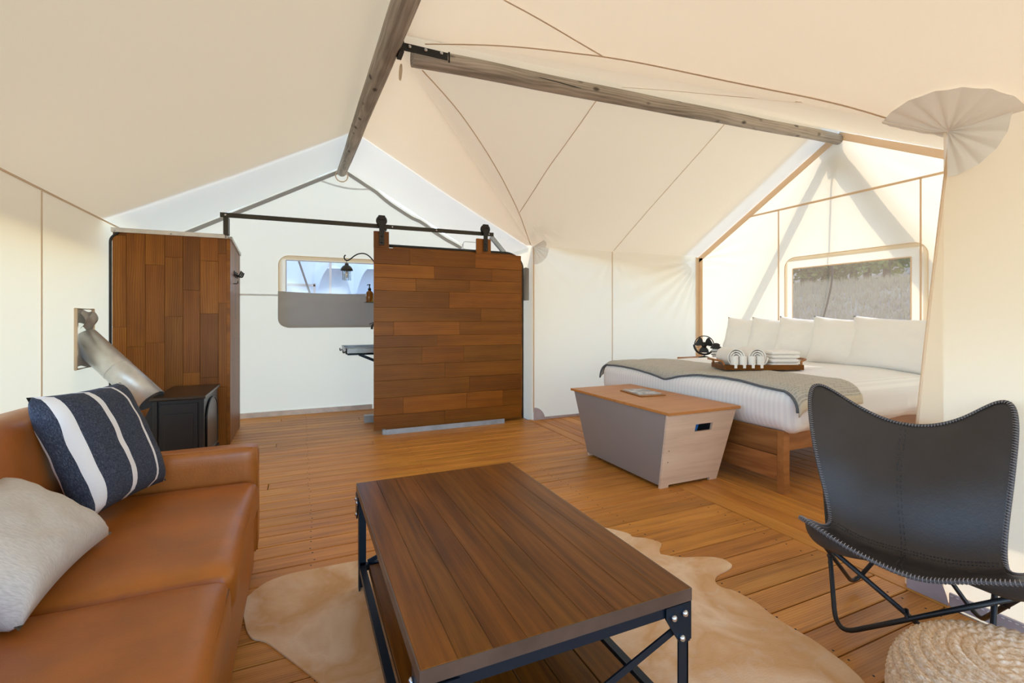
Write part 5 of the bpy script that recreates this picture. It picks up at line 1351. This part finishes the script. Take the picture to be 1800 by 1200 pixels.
tl = ['leafy tree at the far end of the row on the hill beyond the alcove window', 'tall leafy tree second from the far end of the hilltop row', 'low bright bushy tree in the middle of the alcove window', 'big round tree at the near half of the alcove window',
      'small tree at the near edge of the alcove window', 'wide tree behind the far edge of the alcove window', 'tallest tree standing behind the others on the hill']
for i, (x, y, h, r_) in enumerate(TL):
    z = gh(x, y); t = thing('leafy_tree', tl[i], 'tree', (x, y, z), i*1.3, 'trees on the hill outside')
    o = bpy.data.objects.new('trunk', tm); reg(o, t, (0, 0, 0)); o.scale = (h*.55, h*.55, h*.5)
    o = bpy.data.objects.new('crown', crowns[i % 2]); reg(o, t, (0, 0, h*.40)); o.scale = (r_*1.2, r_*1.2, h*.44)
# neighbour tent behind the bathroom window
nt_ = thing('neighbour_tent', 'white safari tent with scalloped awning seen through the bathroom window', 'tent', (.6, 14.5, -.3))
M['tentwhite'] = canvas('tent_white', (.80, .80, .82), (.7, .7, .7), .25, .4)
M['tentpole'] = plain('tent_pole', (.17, .12, .09), .8); M['tentrail'] = plain('tent_rail', (.55, .42, .33), .8)
b_ = BM(); b2(-3.2, 2.9, 15.2, 18.5, -.4, 2.9, b_); put('tent_wall', b_, M['tentwhite'], nt_)
b_ = BM(); grid(b_, lambda u, v: Vector((lerp(-3.6, 3.4, u), lerp(14.6, 17, v), lerp(2.75, 4.4, v)-.1*math.sin(PI*u)*(1-v))), 20, 8); put('tent_roof', b_, M['tentwhite'], nt_, smooth=True)
def arch(x0, x1, zt, zb, y, n=18):
    b_ = BM(); pr = None
    for i in range(n+1):
        t = i/n; x = lerp(x0, x1, t); zl = zt-.10-(zt-.1-zb)*abs(2*t-1)**2.4
        row = [b_.verts.new((x, y, zl)), b_.verts.new((x, y-.02*math.sin(9*t), zt))]
        if pr: b_.faces.new((pr[0], row[0], row[1], pr[1]))
        pr = row
    return b_
for (x0, x1) in ((-2.4, -.05), (.32, 1.35), (1.35, 2.4)):
    a_ = put('awning_scallop', arch(x0, x1, 2.78, 1.6, 14.0), M['tentwhite'], nt_, smooth=True)
b_ = BM(); b2(-.06, .34, 14.0, 14.02, -.3, 2.8, b_); put('awning_panel', b_, M['tentwhite'], nt_)
b_ = BM(); beam(b_, (.70, 13.92, -.3), (.73, 13.92, 2.8), .06, .06); put('post', b_, M['tentrail'], nt_)
b_ = BM(); beam(b_, (-.12, 13.7, 2.9), (.42, 13.7, 1.2), .05, .05); put('guy_pole', b_, M['tentpole'], nt_); 
b_ = BM(); beam(b_, (-2.4, 13.8, 2.13), (.34, 13.8, 2.10), .06, .06); beam(b_, (.32, 13.8, -.3), (.32, 13.8, 2.16), .06, .06); put('railing', b_, M['tentrail'], nt_)
b_ = BM(); b2(-.1, .12, 15.15, 15.2, 1.98, 2.10, b_); put('vent', b_, M['tentpole'], nt_)
